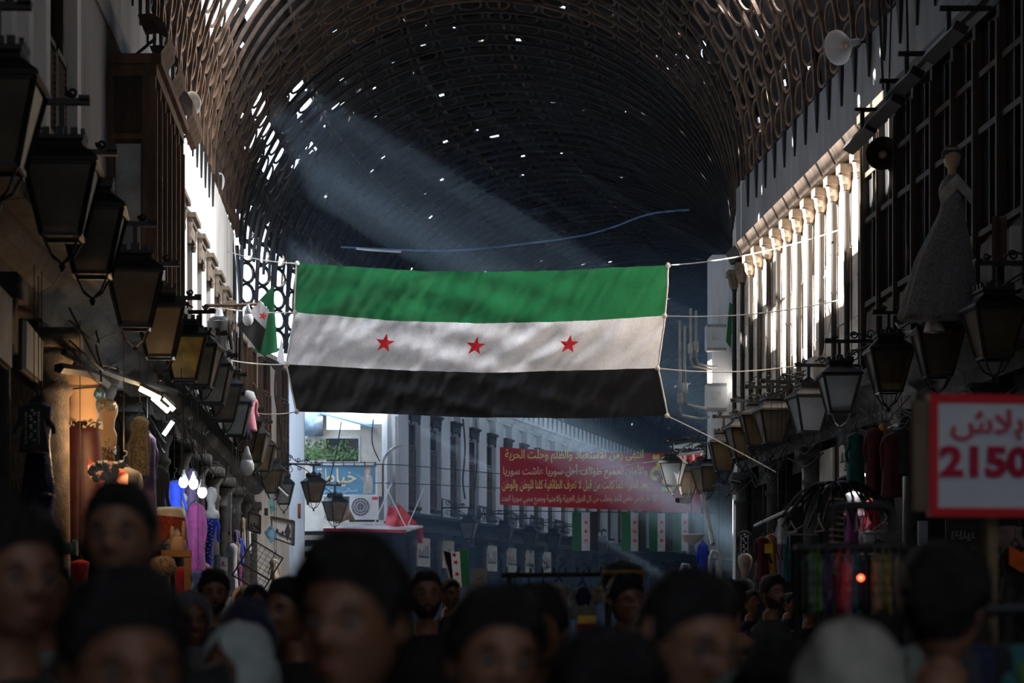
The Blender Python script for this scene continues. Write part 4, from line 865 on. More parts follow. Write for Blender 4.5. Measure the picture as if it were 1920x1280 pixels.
# dance outfits on mannequins, lit warm
def torso_mb(h=1.0, hips=.19):
    pr = [(.0, .085), (.12, .11), (.3, .145), (.45, .15), (.55, .125), (.66, .13), (.78, .155), (.9, .16), (.97, .12), (1, .05), (1.08, .045), (1.1, .0)]
    m = MB(); rg = []
    for z, r in pr: rg.append([Vector((r*1.15*math.cos(2*PI*j/20), r*.78*math.sin(2*PI*j/20), z*h)) for j in range(20)])
    return m.loft(rg)
skin_m = M('mannequin skin', (.62, .42, .27), .5, var=.06, bump=0); sheer = cloth('sheer maroon', (.06, .012, .018), trans=.35, rough=.5)
for px, py, Y, s_, top, lb in ((153, 770, 19.3, 1.0, None, 'tan mannequin torso wearing a sheer maroon skirt, lit warm beside the orange column'), (189, 800, 20.4, .75, beads, 'mannequin torso with beaded top and silver coin belt beside the maroon skirt')):
    q = P(px, py+(85 if s_ == 1 else 70), Y); t = thing('dance_mannequin', lb, 'mannequin', (q.x, q.y, q.z), .4)
    part('torso', torso_mb(.9*s_), skin_m, t, True)
    m = MB(); rg = []
    for i in range(12):
        v = i/11; rg.append([Vector(((.17+.12*v)*s_*math.cos(2*PI*j/36)*(1+.07*v*math.sin(j*2.1)), (.13+.12*v)*s_*math.sin(2*PI*j/36)*(1+.09*v*math.sin(j*2.6+1)), .33*s_-v*1.25*s_)) for j in range(36)])
    m.loft(rg); part('skirt', m, sheer if s_ == 1 else cloth('gold stripe', (.2, .12, .06), var=.8, scale=30), t, True)
    m = MB(); rr = random.Random(4)
    for k in range(90):
        a = 2*PI*rr.random(); z = .34*s_-rr.random()*.2*s_*(1 if s_ < 1 else .35); m.lathe([(.003, -.012), (.014, 0), (.003, .012)], 5, (.2*s_*math.cos(a), .155*s_*math.sin(a), z))
    b_ = part('coin_belt', m, beads, t); b_['kind'] = 'stuff'
    m = MB(); m.tube([(-.2*s_*math.cos(k*PI/12), -.14*s_*math.sin(k*PI/12), .62*s_+.02*k*.3) for k in range(13)], .008, 4); part('strap', m, black_c, t)
    if top is not None:
        m = MB()
        for sx in (-1, 1): m.lathe([(.07, 0), (.06, .03), (.02, .06)], 10, (sx*.065, -.12, .6), Matrix.Rotation(PI/2, 4, 'X'))
        part('bra_top', m, beads, t)
    else:
        m = MB()
        m.lathe([(.0, -.07), (.075, -.04), (.08, .0), (.06, .05), (.0, .07)], 10, (.15, -.02, .62)); m.bar((.1, .0, .9), (.19, -.02, .3), .03, .012); part('blue_top', m, M('blue sequin', (.08, .2, .35), .3, .4, var=.8, scale=40), t)
m = MB(); rr = random.Random(9)
m.grid(lambda u, v: P(165+u*75, 855+v*35+u*28+9*math.sin(u*7), 18.4+.25*math.sin(u*8+v*3)-.1*v), 30, 10); t = thing('flower_shawl', 'pink fringed shawl with white flowers spread below the dance mannequins', 'shawl'); part('cloth', m, cloth('shawl pink', (.65, .25, .2), trans=.3), t, True)
for k in range(16): q = P(172+rr.random()*62, 862+rr.random()*32+6, 18.05); m = MB(); m.lathe([(.0, -.02), (.035, -.015), (.045, .0), (.02, .02), (0, .02)], 6, q, Matrix.Rotation(PI/2, 4, 'X')); part('flower', m, M('flower cream', (.8, .68, .55), .7), t)
# the warm shop lamp that lights column and outfits (hidden under the ledge), bulbs and tubes
def lamp(name, loc, e, col, r=.06):
    l = bpy.data.lights.new(name, 'POINT'); l.energy = e; l.color = col; l.shadow_soft_size = r; o = bpy.data.objects.new(name, l); C.objects.link(o); o.location = loc; return o
bulb_on = M('lit bulb', (.85, .95, 1), .4, emit=30, bump=0); warm_on = M('lit warm tube', (1, .75, .4), .4, emit=12, bump=0); tube_on = M('lit cool tube', (.9, 1, .95), .4, emit=9, bump=0)
def bulb(px, py, Y, lb, on=True, r=.055):
    p = P(px, py, Y); t = thing('light_bulb', lb, 'light bulb', p, 0, 'lit bulbs over the left stall' if on else None)
    m = MB(); m.lathe([(.0, -r*1.1), (r*.6, -r*.9), (r, -r*.2), (r, r*.5), (r*.75, r*1.1)], 14); part('globe', m, bulb_on if on else offwhite, t, True)
    m = MB(); m.lathe([(r*.78, r*1.1), (r*.45, r*2.2), (r*.3, r*2.6), (.02, r*3)], 12); part('cap', m, M('bulb cap', (.6, .65, .7), .4, bump=0), t, True)
    m = MB(); m.tube([(0, 0, r*3), (0, 0, max(4.28-p.z, .6))], .006, 4); part('cord', m, wire_m, t)
    if on: lamp('bulb_light', p+Vector((0, -.02, -r*1.8)), 14, (.8, .92, 1))
bulb(344, 905, 24.2, 'lit bulb, leftmost of the three bright bulbs on the left'); bulb(363, 908, 24.4, 'lit bulb, middle of the three bright bulbs on the left'); bulb(379, 924, 24.0, 'lit bulb, rightmost and lowest of the three bright bulbs')
bulb(465, 600, 33, 'unlit white hanging bulb in front of the slanted flag', False, .09); bulb(463, 877, 30, 'unlit fat white bulb hanging under the left lanterns', False, .11)
for a, b, Y, mt, lb in (((262, 728), (300, 747), 20.5, warm_on, 'thin warm tube light under the left ledge near the dance outfits'), ((286, 745), (316, 771), 21.5, tube_on, 'cool tube light, lower of the pair under the gold paned lantern'), ((306, 748), (326, 768), 21.8, warm_on, 'thick warm tube light, right of the pair under the gold paned lantern'), ((307, 815), (324, 790), 23.5, tube_on, 'small tilted tube light above the lit bulbs'), ((522, 913), (540, 930), 44, tube_on if 0 else offwhite, 'unlit pale tube below the last left lanterns')):
    t = thing('tube_light', lb, 'tube light'); m = MB(); m.tube([P(*a, Y), P(*b, Y)], .026, 8); part('tube', m, mt, t)
    m = MB(); u = Vector((0, .03, .05)); m.bar(P(*a, Y)+u, P(*b, Y)+u, .08, .04); part('fitting', m, iron, t)
lamp('warm_shop_light', (-2.3, 18.7, 3.2), 34, (1, .55, .22), .1); lamp('warm_shop_light', (-2.35, 18.2, 3.2), 12, (1, .75, .5), .1)
lamp('tube_glow', P(306, 775, 21.5), 12, (1, .95, .85), .1)
# under-ledge framework carrying the tubes
wire('steel_bar', [P(120, 660, 18), P(180, 690, 19), P(250, 715, 20.3), P(330, 735, 22)], .035, iron, 'black steel bar running under the left ledge above the dance outfits', 'bar')
wire('steel_bar', [P(110, 690, 17.6), P(170, 700, 18.6), P(200, 720, 19.4)], .05, iron, 'thick black arm just above the tan mannequin torso', 'bar')
# red crochet hip shawl on mannequin hips, wooden stand
q = P(318, 985, 21.5); t = thing('hip_mannequin', 'cream mannequin hips wrapped in a red crochet shawl', 'mannequin', q, 0)
m = MB(); m.lathe([(.1, -.2), (.15, -.1), (.17, .05), (.15, .16), (.13, .2)], 18, sy=.7); part('hips', m, M('mannequin cream', (.75, .66, .5), .5, bump=0), t, True)
m = MB(); m.grid(lambda u, v: Vector(((.175+.03*v)*math.cos(-PI*1.0+u*PI*1.15), (.125+.03*v)*math.sin(-PI*1.0+u*PI*1.15), .12-u*.05-v*(.1+.22*abs(math.sin(u*PI*1.5+.5))))), 30, 10); part('shawl', m, cloth('crochet red', (.35, .05, .02), var=.7, scale=70), t, True)
q = P(333, 1015, 21); t = thing('hand_display', 'tan three fingered display stand holding rings', 'display', q, 0)
m = MB(); rg = []
m.lathe([(.09, -.12), (.085, 0), (.06, .05)], 12, sy=.5); part('palm', m, skin_m, t, True)
for x, h in ((-.06, .12), (0, .06), (.065, .17)): m = MB(); m.lathe([(.024, 0), (.022, h*.6), (.018, h), (.004, h+.02)], 8, (x, 0, .03)); part('finger', m, skin_m, t, True)
t = thing('wooden_stand', 'orange brown wooden stand below the hip mannequin', 'stand'); wd2 = M('stand wood', (.3, .15, .05), .6, var=.3)
a = P(330, 1040, 20.8); b = P(352, 1040, 20.8)
for q in (a-Vector((.1, 0, 0)), b): m = MB(); m.bx(q.x-.035, q.x+.035, q.y-.03, q.y+.03, 0, q.z+.02); part('leg', m, wd2, t)
m = MB(); m.bx(a.x-.15, b.x+.04, a.y-.05, a.y+.05, a.z-.02, a.z+.05); part('top_rail', m, wd2, t)
t = thing('woven_basket', 'round woven basket under the wooden stand rail', 'basket', P(305, 1062, 20.5)); m = MB(); m.lathe([(.04, -.12), (.12, -.08), (.15, 0), (.12, .08), (.06, .11)], 16); part('bowl', m, M('wicker', (.35, .26, .16), .8, var=.6, scale=40, bump=.6), t, True)
G('red_dress', 'red and pink dress hanging behind the wooden stand', 'dress', 340, 1050, 1130, 22, 26, redc2, sleeve=0, seed=31)
G('patterned_dress', 'red patterned dress low beside the orange column', 'dress', 150, 1035, 1100, 18.4, 34, redc2, sleeve=0, seed=32)
m = MB(); p = P(98, 1045, 16.5); m.lathe([(.09, -.12), (.1, .0), (.06, .06), (.03, .12)], 10, p); m.tube([p+Vector((0, 0, .06)), p+Vector((.16, 0, .08))], .05, 8); m.lathe([(.07, -.02), (.07, .02)], 10, p+Vector((.19, 0, .08)), Matrix.Rotation(PI/2, 4, 'Y')); solo('standpipe', m, M('dull green', (.16, .22, .16), .6), 'dull green standpipe valve at the foot of the orange lit column', 'valve', smooth=False)
# wire rack hanging tilted
t = thing('wire_rack', 'black metal wire rack hanging tilted on the left side', 'rack'); Y = 29
def RK(u, v): # rotated frame in the plane
    c = P(483, 1062, Y); a = -.55; x = u*math.cos(a)-v*math.sin(a); z = u*math.sin(a)+v*math.cos(a); return c+Vector((x, .12*u, z))
for u in (-.25, .25): m = MB(); m.bar(RK(u, -.3), RK(u, .3), .02); part('frame_bar', m, iron, t)
for v in (-.3, .3, -.08): m = MB(); m.bar(RK(-.25, v), RK(.25, v), .02); part('frame_bar', m, iron, t)
for k in range(9): m = MB(); v = -.27+k*.068; m.bar(RK(-.25, v), RK(.25, v), .008); part('wire', m, M('rack grey', (.2, .2, .2), .4, .5), t)
for k in range(6): m = MB(); u = -.2+k*.08; m.bar(RK(u, -.3), RK(u, .3)+Vector((0, -.05, 0)), .007); part('wire', m, M('rack grey', (.2, .2, .2), .4, .5), t)
# signs and papers, left
def sign(name, lb, quad, Y, mat, marks=0, mm=None, frame=True, y2=None, Yr=None):
    a, b, c, d = [P(p[0], p[1], Y if i in (0, 3) else (Yr or Y)) for i, p in enumerate(quad)]
    t = thing(name, lb, 'sign'); n = (b-a).cross(d-a).normalized(); n = -n if n.y > 0 else n
    m = MB(); bk_ = -n*.04; m.add([a, b, c, d, a+bk_, b+bk_, c+bk_, d+bk_], [(0,1,2,3),(7,6,5,4),(0,4,5,1),(1,5,6,2),(2,6,7,3),(3,7,4,0)]); part('board', m, mat, t)
    if frame:
        for p, q in ((a, b), (b, c), (c, d), (d, a)): m = MB(); m.bar(p+n*.01, q+n*.01, .03); part('frame_bar', m, dwood, t)
    rr = random.Random(marks*7+int(quad[0][0]))
    if marks:
        m = MB()
        for k in range(marks):
            u = .12+.76*(k+.3)/marks; v = .3+.3*rr.random(); h = .12+.2*rr.random(); w_ = .3/marks
            f = lambda uu, vv: (a*(1-uu)+b*uu)*(1-vv)+(d*(1-uu)+c*uu)*vv+n*.008
            m.add([f(u, v), f(u+w_, v+.04), f(u+w_*.8, v+h), f(u-w_*.4, v+h*.9)], [(0,1,2,3)])
            m.add([f(u-w_, v+h), f(u+w_*2, v+h), f(u+w_*1.8, v+h+.07), f(u-w_, v+h+.06)], [(0,1,2,3)])
        o = part('faded_writing', m, mm or ink, t); o['kind'] = 'stuff'
    return t
wsg = M('sign white', (.6, .58, .6), .6, var=.08)
t = sign('diamond_sign', 'white sign with black diamond and notes near the wire rack', ((508, 968), (552, 977), (551, 1022), (512, 1008)), 38, wsg, 3)
m = MB(); q = [P(540, 979, 37.9), P(545, 996, 37.9), P(539, 1015, 37.9), P(533, 997, 37.9)]; m.add(q, [(0, 1, 2, 3)]); part('black_diamond', m, ink, t)
sign('wall_sign', 'weathered cream sign high in the bay between the left columns', ((41, 600), (72, 640), (71, 715), (40, 690)), 15.8, signm, 3, Yr=16.9)
sign('wall_sign', 'pale sign cut by the left edge of the view', ((-20, 525), (14, 560), (13, 690), (-20, 660)), 14.6, signm, 2, Yr=15.4)
sign('hanging_sign', 'small cream framed sign hanging on chains above the wire rack', ((466, 960), (488, 966), (488, 1000), (466, 993)), 34, signm, 3)
sign('poster', 'blue picture card hanging left of the diamond sign', ((495, 998), (508, 983), (520, 1003), (507, 1018)), 36.5, M('card blue', (.2, .4, .6), .5, var=.6, scale=9), 0, frame=False)
sign('poster', 'green blue picture card hanging above the diamond sign', ((503, 938), (512, 932), (517, 955), (508, 963)), 36.5, M('card green', (.15, .4, .42), .5, var=.6, scale=9), 0, frame=False)
sign('poster', 'tall pale paper with red marks hanging on a left column', ((427, 922), (434, 922), (433, 1035), (425, 1035)), 31, M('paper pale', (.55, .62, .66), .6, var=.1), 4, M('marks red', (.5, .05, .1), .6), frame=False)
sign('poster', 'white card with a red spot standing under the blue gown', ((413, 1043), (425, 1045), (425, 1070), (413, 1070)), 27, wsg, 1, M('marks red', (.5, .05, .1), .6), frame=False)
sign('poster', 'grey white upright card left of the red spotted card', ((401, 1040), (412, 1038), (412, 1070), (401, 1070)), 27, M('card grey', (.35, .38, .42), .6), 0, frame=False)
sign('box_sign', 'grey metal box on the post under the wire rack', ((428, 1088), (441, 1086), (441, 1118), (428, 1118)), 28, M('card grey', (.35, .38, .42), .6), 0, frame=False)
sign('poster', 'tiny orange label hanging by the dark lanterns at the lane', ((558, 944), (564, 944), (564, 972), (558, 972)), 50, M('label orange', (.5, .16, .08), .6), 1, frame=False)
# suit jacket on the wall and pink bundle
G('suit_jacket', 'black suit jacket on a white headless mannequin high on the left wall', 'jacket', 411, 583, 690, 33, 40, M('suit black', (.025, .027, .032), .5, var=.2, sheen=.3), sleeve=.8, seed=41, hanger=False, depth=.14)
m = MB(); p = P(411, 590, 33); m.lathe([(.15, -.12), (.08, -.02), (.06, .03), (.055, .09), (.0, .1)], 12, p); solo('mannequin_neck', m, offwhite, 'white mannequin neck above the black suit jacket', 'mannequin', smooth=True)
wire('wall_pole', [P(385, 573, 34), P(440, 572, 34), P(480, 570, 34.2)], .03, wood, 'wooden pole poking out of the left wall above the suit jacket', 'pole')
G('red_white_shirt', 'red and white shirt just right of the black suit jacket', 'shirt', 427, 640, 700, 34, 8, redc2, sleeve=0, seed=42)
G('mint_shirt', 'mint green shirt hanging beside the red and white shirt', 'shirt', 433, 625, 665, 34.2, 6, mint, sleeve=0, seed=43)
t = G('pink_cardigan', 'pink and white child outfit hanging above the left lanterns', 'outfit', 464, 735, 800, 33, 32, pink, sleeve=.35, rot=.2, seed=44)
m = MB(); m.lathe([(.0, -.1), (.1, -.08), (.14, 0), (.1, .1), (0, .13)], 10, (0, -.05, -.1)); part('white_collar', m, white_c, t, True)
m = MB(); m.lathe([(.1, -.24), (.12, -.12), (.08, 0), (.0, .02)], 10, (-.03, 0, -.55)); part('jeans', m, navy, t, True)
# ---------------------------------------------------------------- right side
q = P(1785, 598, 21.2); t = thing('wedding_dress', 'grey white wedding dress on a mannequin high against the right bay window', 'dress', (q.x, 21.2, q.z), 0)
m = MB(); rg = []; dz = 1.55
for i in range(22):
    v = i/21; z = dz-v*dz; r = float(np.interp(v, [0, .06, .12, .2, .28, .6, 1], [.05, .13, .15, .12, .14, .32, .42])); off = -.22*max(0, v-.25)
    rg.append([Vector((r*math.cos(2*PI*j/48)*(1+.05*v*math.sin(j*1.9)+.03*v*math.sin(j*4.1))+off, r*.7*math.sin(2*PI*j/48)*(1+.12*v*math.sin(j*2.3+v)), z+.04*math.sin(j*.9)*v)) for j in range(48)])
m.loft(rg); part('gown', m, cloth('lace grey', (.32, .32, .33), trans=.3, var=.3, scale=40), t, True)
m = MB(); m.lathe([(.05, 0), (.045, .08), (.08, .12), (.095, .2), (.08, .28), (.02, .32)], 14, (0, 0, dz-.01)); part('head', m, skin_m, t, True)
m = MB(); m.lathe([(.1, .05), (.11, .12), (.06, .19), (0, .2)], 14, (0, .02, dz+.12)); part('veil_cap', m, dkgrey, t, True)
m = MB(); m.grid(lambda u, v: Vector((-.16+.34*u, -.12-.03*math.sin(u*3), dz-.18-.18*abs(u-.5)*2+v*.16)), 8, 4); part('shawl', m, cloth('shawl cream', (.6, .58, .54)), t, True)
m = MB(); m.bar((0, 0, dz*.5), (0, .6, dz*.5), .04); part('support', m, iron, t)
G('gauze_cloth', 'crumpled cream gauze hanging below the wedding dress', 'cloth', 1752, 568, 610, 21.4, 34, cloth('shawl cream', (.6, .58, .54)), sleeve=0, seed=51, hanger=False)
m = MB(); m.grid(lambda u, v: P(1860+28*u, 405+95*v, 20.9+.1*math.sin(u*5)), 4, 8); solo('brown_cloth', m, cloth('cloth umber', (.12, .06, .035)), 'dark brown cloth hanging at the upper right lantern bracket', 'cloth')
m = MB(); a = P(1893, 425, 20.6); m.bx(a.x, a.x+.1, 20.55, 20.6, a.z-.42, a.z); solo('note_card', m, wsg, 'narrow pale card on the right bay window near the frame edge', 'card')
wire('loose_string', [P(1680, 606, 24.5), P(1695, 622, 24.3), P(1718, 618, 24), P(1735, 606, 23.8)], .016, rope_m, 'white cord looping beside the lantern under the wedding dress', 'cord')
gr_ = [(1604, 800, 900, 25, 34, teal, 'dark teal jacket hanging under the right ledge'), (1640, 790, 920, 22.5, 34, maroon, 'maroon dress, left of the two under the right ledge'), (1672, 800, 920, 22, 36, maroon, 'deep red dress behind the price sign edge'), (1655, 782, 850, 23, 14, ochre, 'ochre yellow scarf between the maroon dresses'), (1662, 840, 940, 23, 26, dkgrey, 'grey coat among the maroon dresses under the right ledge'), (1690, 790, 880, 22, 30, dkgrey, 'charcoal jacket tucked against the price sign'),
       (1602, 912, 960, 27, 30, white_c, 'white blouse brightly lit in the shop behind the hanger carousel'), (1597, 940, 1010, 26.5, 22, magenta, 'magenta dress in the lit shop behind the hanger carousel'), (1614, 930, 990, 27.2, 20, pink, 'pink patterned dress in the lit shop behind the hanger carousel'), (1636, 925, 1000, 26.8, 24, redc2, 'bright red dress in the lit shop behind the hanger carousel'), (1630, 985, 1030, 26, 30, white_c, 'white jacket low behind the hanger carousel'), (1645, 1000, 1050, 26, 22, dkgrey, 'grey jacket low behind the hanger carousel')]
for i, (px, a, b, Y, w_, mt, lb) in enumerate(gr_): G('hanging_garment', lb, 'garment', px, a, b, Y, w_, mt, sleeve=.4, seed=60+i, rot=rl.uniform(-.5, .5), group='garments on the right side')
gr2 = [(1318, 1010, 1105, 36, 22, blue_c, 'blue robe with red edge on the far right side under the banner'), (1348, 1040, 1110, 36, 10, white_c, 'white striped scarf by the dark post under the banner'), (1430, 995, 1080, 25, 26, maroon, 'maroon red shirt with yellow tag on the right rail'), (1446, 990, 1075, 25.4, 20, ochre, 'ochre brown shirt on the right rail'), (1458, 985, 1080, 25.8, 12, purple, 'violet dress on the right rail'), (1474, 990, 1080, 25.5, 14, teal, 'teal scarf on the right rail'), (1466, 960, 1010, 24.6, 16, white_c, 'white top above the right rail'), (1396, 985, 1050, 30, 24, black_c, 'black sports jacket with white stripes between right columns'), (1296, 1060, 1110, 38, 10, tanc, 'tan scarf on the right under the upright flags'), (1410, 1040, 1110, 28, 14, dkgrey, 'dark grey top behind the mannequin head')]
for i, (px, a, b, Y, w_, mt, lb) in enumerate(gr2): G('hanging_garment', lb, 'garment', px, a, b, Y, w_, mt, sleeve=.35, seed=80+i, rot=rl.uniform(-.5, .5), group='garments down the right rail', trim=white_c if 'stripes' in lb else None)
wire('clothes_rail', [P(1415, 985, 26), P(1480, 955, 23), P(1500, 945, 22)], .02, offwhite, 'steel clothes rail holding the shirts on the right', 'rail')
m = MB(); a = P(1437, 1030, 24.8); m.bx(a.x-.05, a.x+.05, a.y-.15, a.y-.14, a.z-.05, a.z+.07); solo('price_tag', m, M('tag yellow', (.8, .5, .05), .6), 'yellow tag pinned on the maroon shirt of the right rail', 'tag')
lamp('shop_light', P(1612, 900, 26.6)+Vector((0, .3, 0)), 25, (1, .95, .98), .15)
m = MB(); a = P(1612, 890, 27.2); m.tube([a+Vector((-.12, 0, 0)), a+Vector((.12, 0, 0))], .02, 8); solo('tube_light', m, tube_on, 'lit tube over the garments behind the hanger carousel', 'tube light')
t = G('orange_vest', 'black sports top with bright orange shoulders at the right edge', 'top', 1903, 1000, 1110, 12, 50, black_c, sleeve=.2, seed=99)
m = MB(); m.grid(lambda u, v: Vector((-.07+.14*u, -.105-.02*math.sin(u*PI), -.07-.12*v-.05*(1-abs(u-.5)*2))), 8, 6); part('orange_yoke', m, orange, t, True)
G('pink_blouse', 'dull pink top folded above the orange shouldered top', 'top', 1893, 965, 1005, 12.4, 48, cloth('dull pink', (.3, .17, .16)), sleeve=0, seed=98, hanger=False)
# right ground floor sign boards
for i, (q, Y, Yr, mk, lb) in enumerate((((1541, 847, 1566, 838, 1566, 910, 1541, 915), 31.8, 30.8, 3, 'cream framed sign, third from the price sign on the right wall'), ((1572, 830, 1612, 815, 1612, 885, 1573, 897), 30.5, 29.2, 4, 'cream framed sign, nearest one on the right wall'), ((1508, 862, 1527, 856, 1527, 925, 1508, 930), 33.6, 32.7, 2, 'cream sign further down the right wall'), ((1452, 880, 1462, 875, 1462, 950, 1452, 955), 36.5, 36, 0, 'narrow bright board furthest down the right wall'))):
    sign('wall_sign', lb, ((q[0], q[1]), (q[2], q[3]), (q[4], q[5]), (q[6], q[7])), Y, signm, mk, Yr=Yr)['group'] = 'signs on the right wall'
blkb = M('black board', (.012, .013, .016), .5)
sign('black_board', 'black notice board with faint white columns of writing under the price sign', ((1775, 972), (1835, 972), (1835, 1020), (1775, 1020)), 21.6, blkb, 6, M('chalk', (.25, .27, .3), .6))
m = MB(); a = P(1723, 976, 20); m.bx(a.x, a.x+.09, 20, 20.06, a.z-.25, a.z); solo('grey_plate', m, M('card grey', (.35, .38, .42), .6), 'small grey plate left of the black notice board', 'plate')
# hanger carousel: wrapped post with drooping arms
cx, cy = P(1570, 0, 16).x, 16.0; t = thing('hanger_carousel', 'rotary rack of drooping black wire arms on a wrapped post at the right', 'rack', (cx, cy, 0))
zt = P(0, 920, 16).z
m = MB(); m.lathe([(.07, 0), (.035, .05), (.03, 1.6), (.05, 1.7), (.05, zt), (.03, zt+.03)], 10); part('post', m, iron, t)
for k in range(10): m = MB(); m.tube([(.058*math.cos(a), .058*math.sin(a), zt-.05-.05*k-.008*a/2) for a in np.linspace(0, 2*PI, 9)], .013, 4); part('wrapping', m, tanc, t)
for k in range(20):
    a = 2*PI*k/20+.1; m = MB(); R = .44
    m.tube([(R*u*math.cos(a+.25*u), R*u*math.sin(a+.25*u), zt+.06-(.16+.03*(k % 3))*u**2.3*1.6+.03*math.sin(u*3)) for u in np.linspace(.05, 1.0, 10)], .011, 5); part('arm', m, iron, t)
for i in range(9):
    a = 2*PI*i/9+.4; q = Vector((cx+.42*math.cos(a+.25), cy+.42*math.sin(a+.25), zt-.2)); m = MB(); m.tube([(0, 0, .0), (.02, 0, -.03), (0, 0, -.06), (-.14, 0, -.14), (.14, 0, -.14), (0, 0, -.06)], .008, 4)
    solo('empty_hanger', m, M('hanger white', (.45, .45, .42), .5), 'empty pale hanger hooked on the drooping arms of the right carousel', 'hanger', q, rl.random()*3, 'empty hangers on the carousel')
wire('cane_top', [P(1560, 985, 9), P(1562, 955, 9), P(1590, 948, 9), P(1655, 948, 9), P(1672, 960, 9), P(1672, 1000, 9)], .022, iron, 'blurred black bent pipe above the accessory rack at the right', 'pipe')
# accessory rack, out of focus
t = thing('accessory_rack', 'blurred rack rail that carries the colourful hanging accessories', 'rack', (0, 0, 0)); Y = 7.6
for q in ((1495, 1030), (1695, 1030)):
    m = MB(); p = P(q[0], q[1], Y); m.tube([(p.x, p.y, 0), (p.x, p.y, p.z)], .018, 8); part('leg', m, iron, t)
m = MB(); m.tube([P(1490, 1030, Y), P(1700, 1026, Y)], .02, 8); part('rail', m, iron, t)
cols = [((.02, .03, .02), 1505), ((.15, .3, .03), 1534), ((.05, .04, .12), 1550), ((.4, .04, .06), 1575), ((.5, .15, .2), 1590), ((.03, .15, .2), 1604), ((.02, .02, .03), 1622), ((.3, .2, .1), 1640), ((.3, .24, .1), 1656), ((.25, .2, .05), 1668), ((.12, .08, .05), 1684), ((.1, .15, .1), 1520)]
nm = ['black', 'lime green', 'dark violet', 'crimson', 'pink', 'teal', 'jet black', 'tan brown', 'straw yellow', 'olive yellow', 'umber', 'dull green']
for i, (c, px) in enumerate(cols):
    p = P(px, 1034, Y-.03); m = MB(); rr = random.Random(i)
    for k in range(3): m.lathe([(.004, 0), (.012, -.04), (.016, -.12), (.01, -.2), (.014, -.24+.02*k)], 7, (rr.uniform(-.015, .015), rr.uniform(-.02, .02), -.01*k)); 
    m.tube([(0, 0, .02), (0, 0, -.05)], .004, 4); m.smooth = True
    solo('hanging_accessory', m, M('accessory %d' % i, c, .3, .2, var=.6, scale=30), '%s string of accessories hanging on the blurred right rack' % nm[i], 'accessory', p, 0, 'accessories on the blurred rack')
for i, (px, py, c, e) in enumerate(((1614, 1083, (1, .12, .05), 6), )):
    m = MB(); m.lathe([(0, -.012), (.011, -.004), (.011, .004), (0, .012)], 8, P(px, py, Y-.12)); solo('indicator_light', m, M('tiny lamp', c, .4, emit=e, bump=0), 'tiny glowing red lamp on the accessory rack', 'lamp')
# price sign held on a stick
Y = 6.6; red_s = M('price red', (.75, .01, .02), .45, var=.05, bump=0); pwhite = M('price white', (.7, .72, .76), .4, var=.05, bump=0)
a = P(1742, 968, Y); b = P(1975, 745, Y+.12); wdt, hgt = (b-a).x, (b-a).z
t = thing('price_sign', 'white price placard with red border reading 2150 on a wooden post', 'sign', (a.x, a.y, a.z), .12)
m = MB(); m.bx(0, wdt, .0, .02, 0, hgt); part('panel', m, pwhite, t)
bw = .03
for x0, x1, z0, z1 in ((0, wdt, hgt-bw, hgt), (0, wdt, 0, bw), (0, bw, bw, hgt-bw), (wdt-bw, wdt, bw, hgt-bw)): m = MB(); m.bx(x0, x1, -.005, .0, z0, z1); part('border', m, red_s, t)
m = MB(); m.bx(-.045, wdt, .02, .05, .02, hgt-.02); part('wooden_backing', m, M('backing wood', (.2, .13, .07), .7), t)
part('lettering', text_mesh('lettering', arabic('بلاش'), M('price writing', (.6, .08, .12), .5, bump=0), wdt*.16, wdt*.72, hgt*.62, hgt*.88, bold=.02, y=-.006), None, t)
part('lettering', text_mesh('lettering', '2150', M('price digits', (.5, .0, .05), .5, bump=0), wdt*.075, wdt*.77, hgt*.32, hgt*.58, bold=.045, y=-.006), None, t)
m = MB(); m.bx(wdt*.5, wdt*.5+.035, .05, .08, -1.6, .1); part('post', m, M('backing wood', (.2, .13, .07), .7), t)
# mannequin head in black, mid right
q = P(1397, 1062, 26); t = thing('mannequin', 'pale bald mannequin head on a black dressed body at the right', 'mannequin', (q.x, q.y, 0), 1.2)
m = MB(); m.lathe([(.05, q.z-.16), (.05, q.z-.08), (.075, q.z-.02), (.095, q.z+.06), (.09, q.z+.13), (.05, q.z+.17), (0, q.z+.18)], 14); m.lathe([(.0, -.03), (.02, 0), (.008, .04)], 6, (-.09, 0, q.z+.02)); part('head', m, M('mannequin pale', (.5, .42, .38), .5, bump=0), t, True)
m = MB(); rg = [[Vector((r*1.3*math.cos(2*PI*j/18), r*.75*math.sin(2*PI*j/18), z)) for j in range(18)] for r, z in ((.1, .9), (.14, 1.0), (.12, 1.2), (.15, q.z-.36), (.16, q.z-.22), (.06, q.z-.15))]; m.loft(rg); part('black_clothes', m, black_c, t, True)
m = MB(); m.lathe([(.2, 0), (.2, .03), (.02, .05), (.02, .95)], 12); part('stand', m, iron, t)
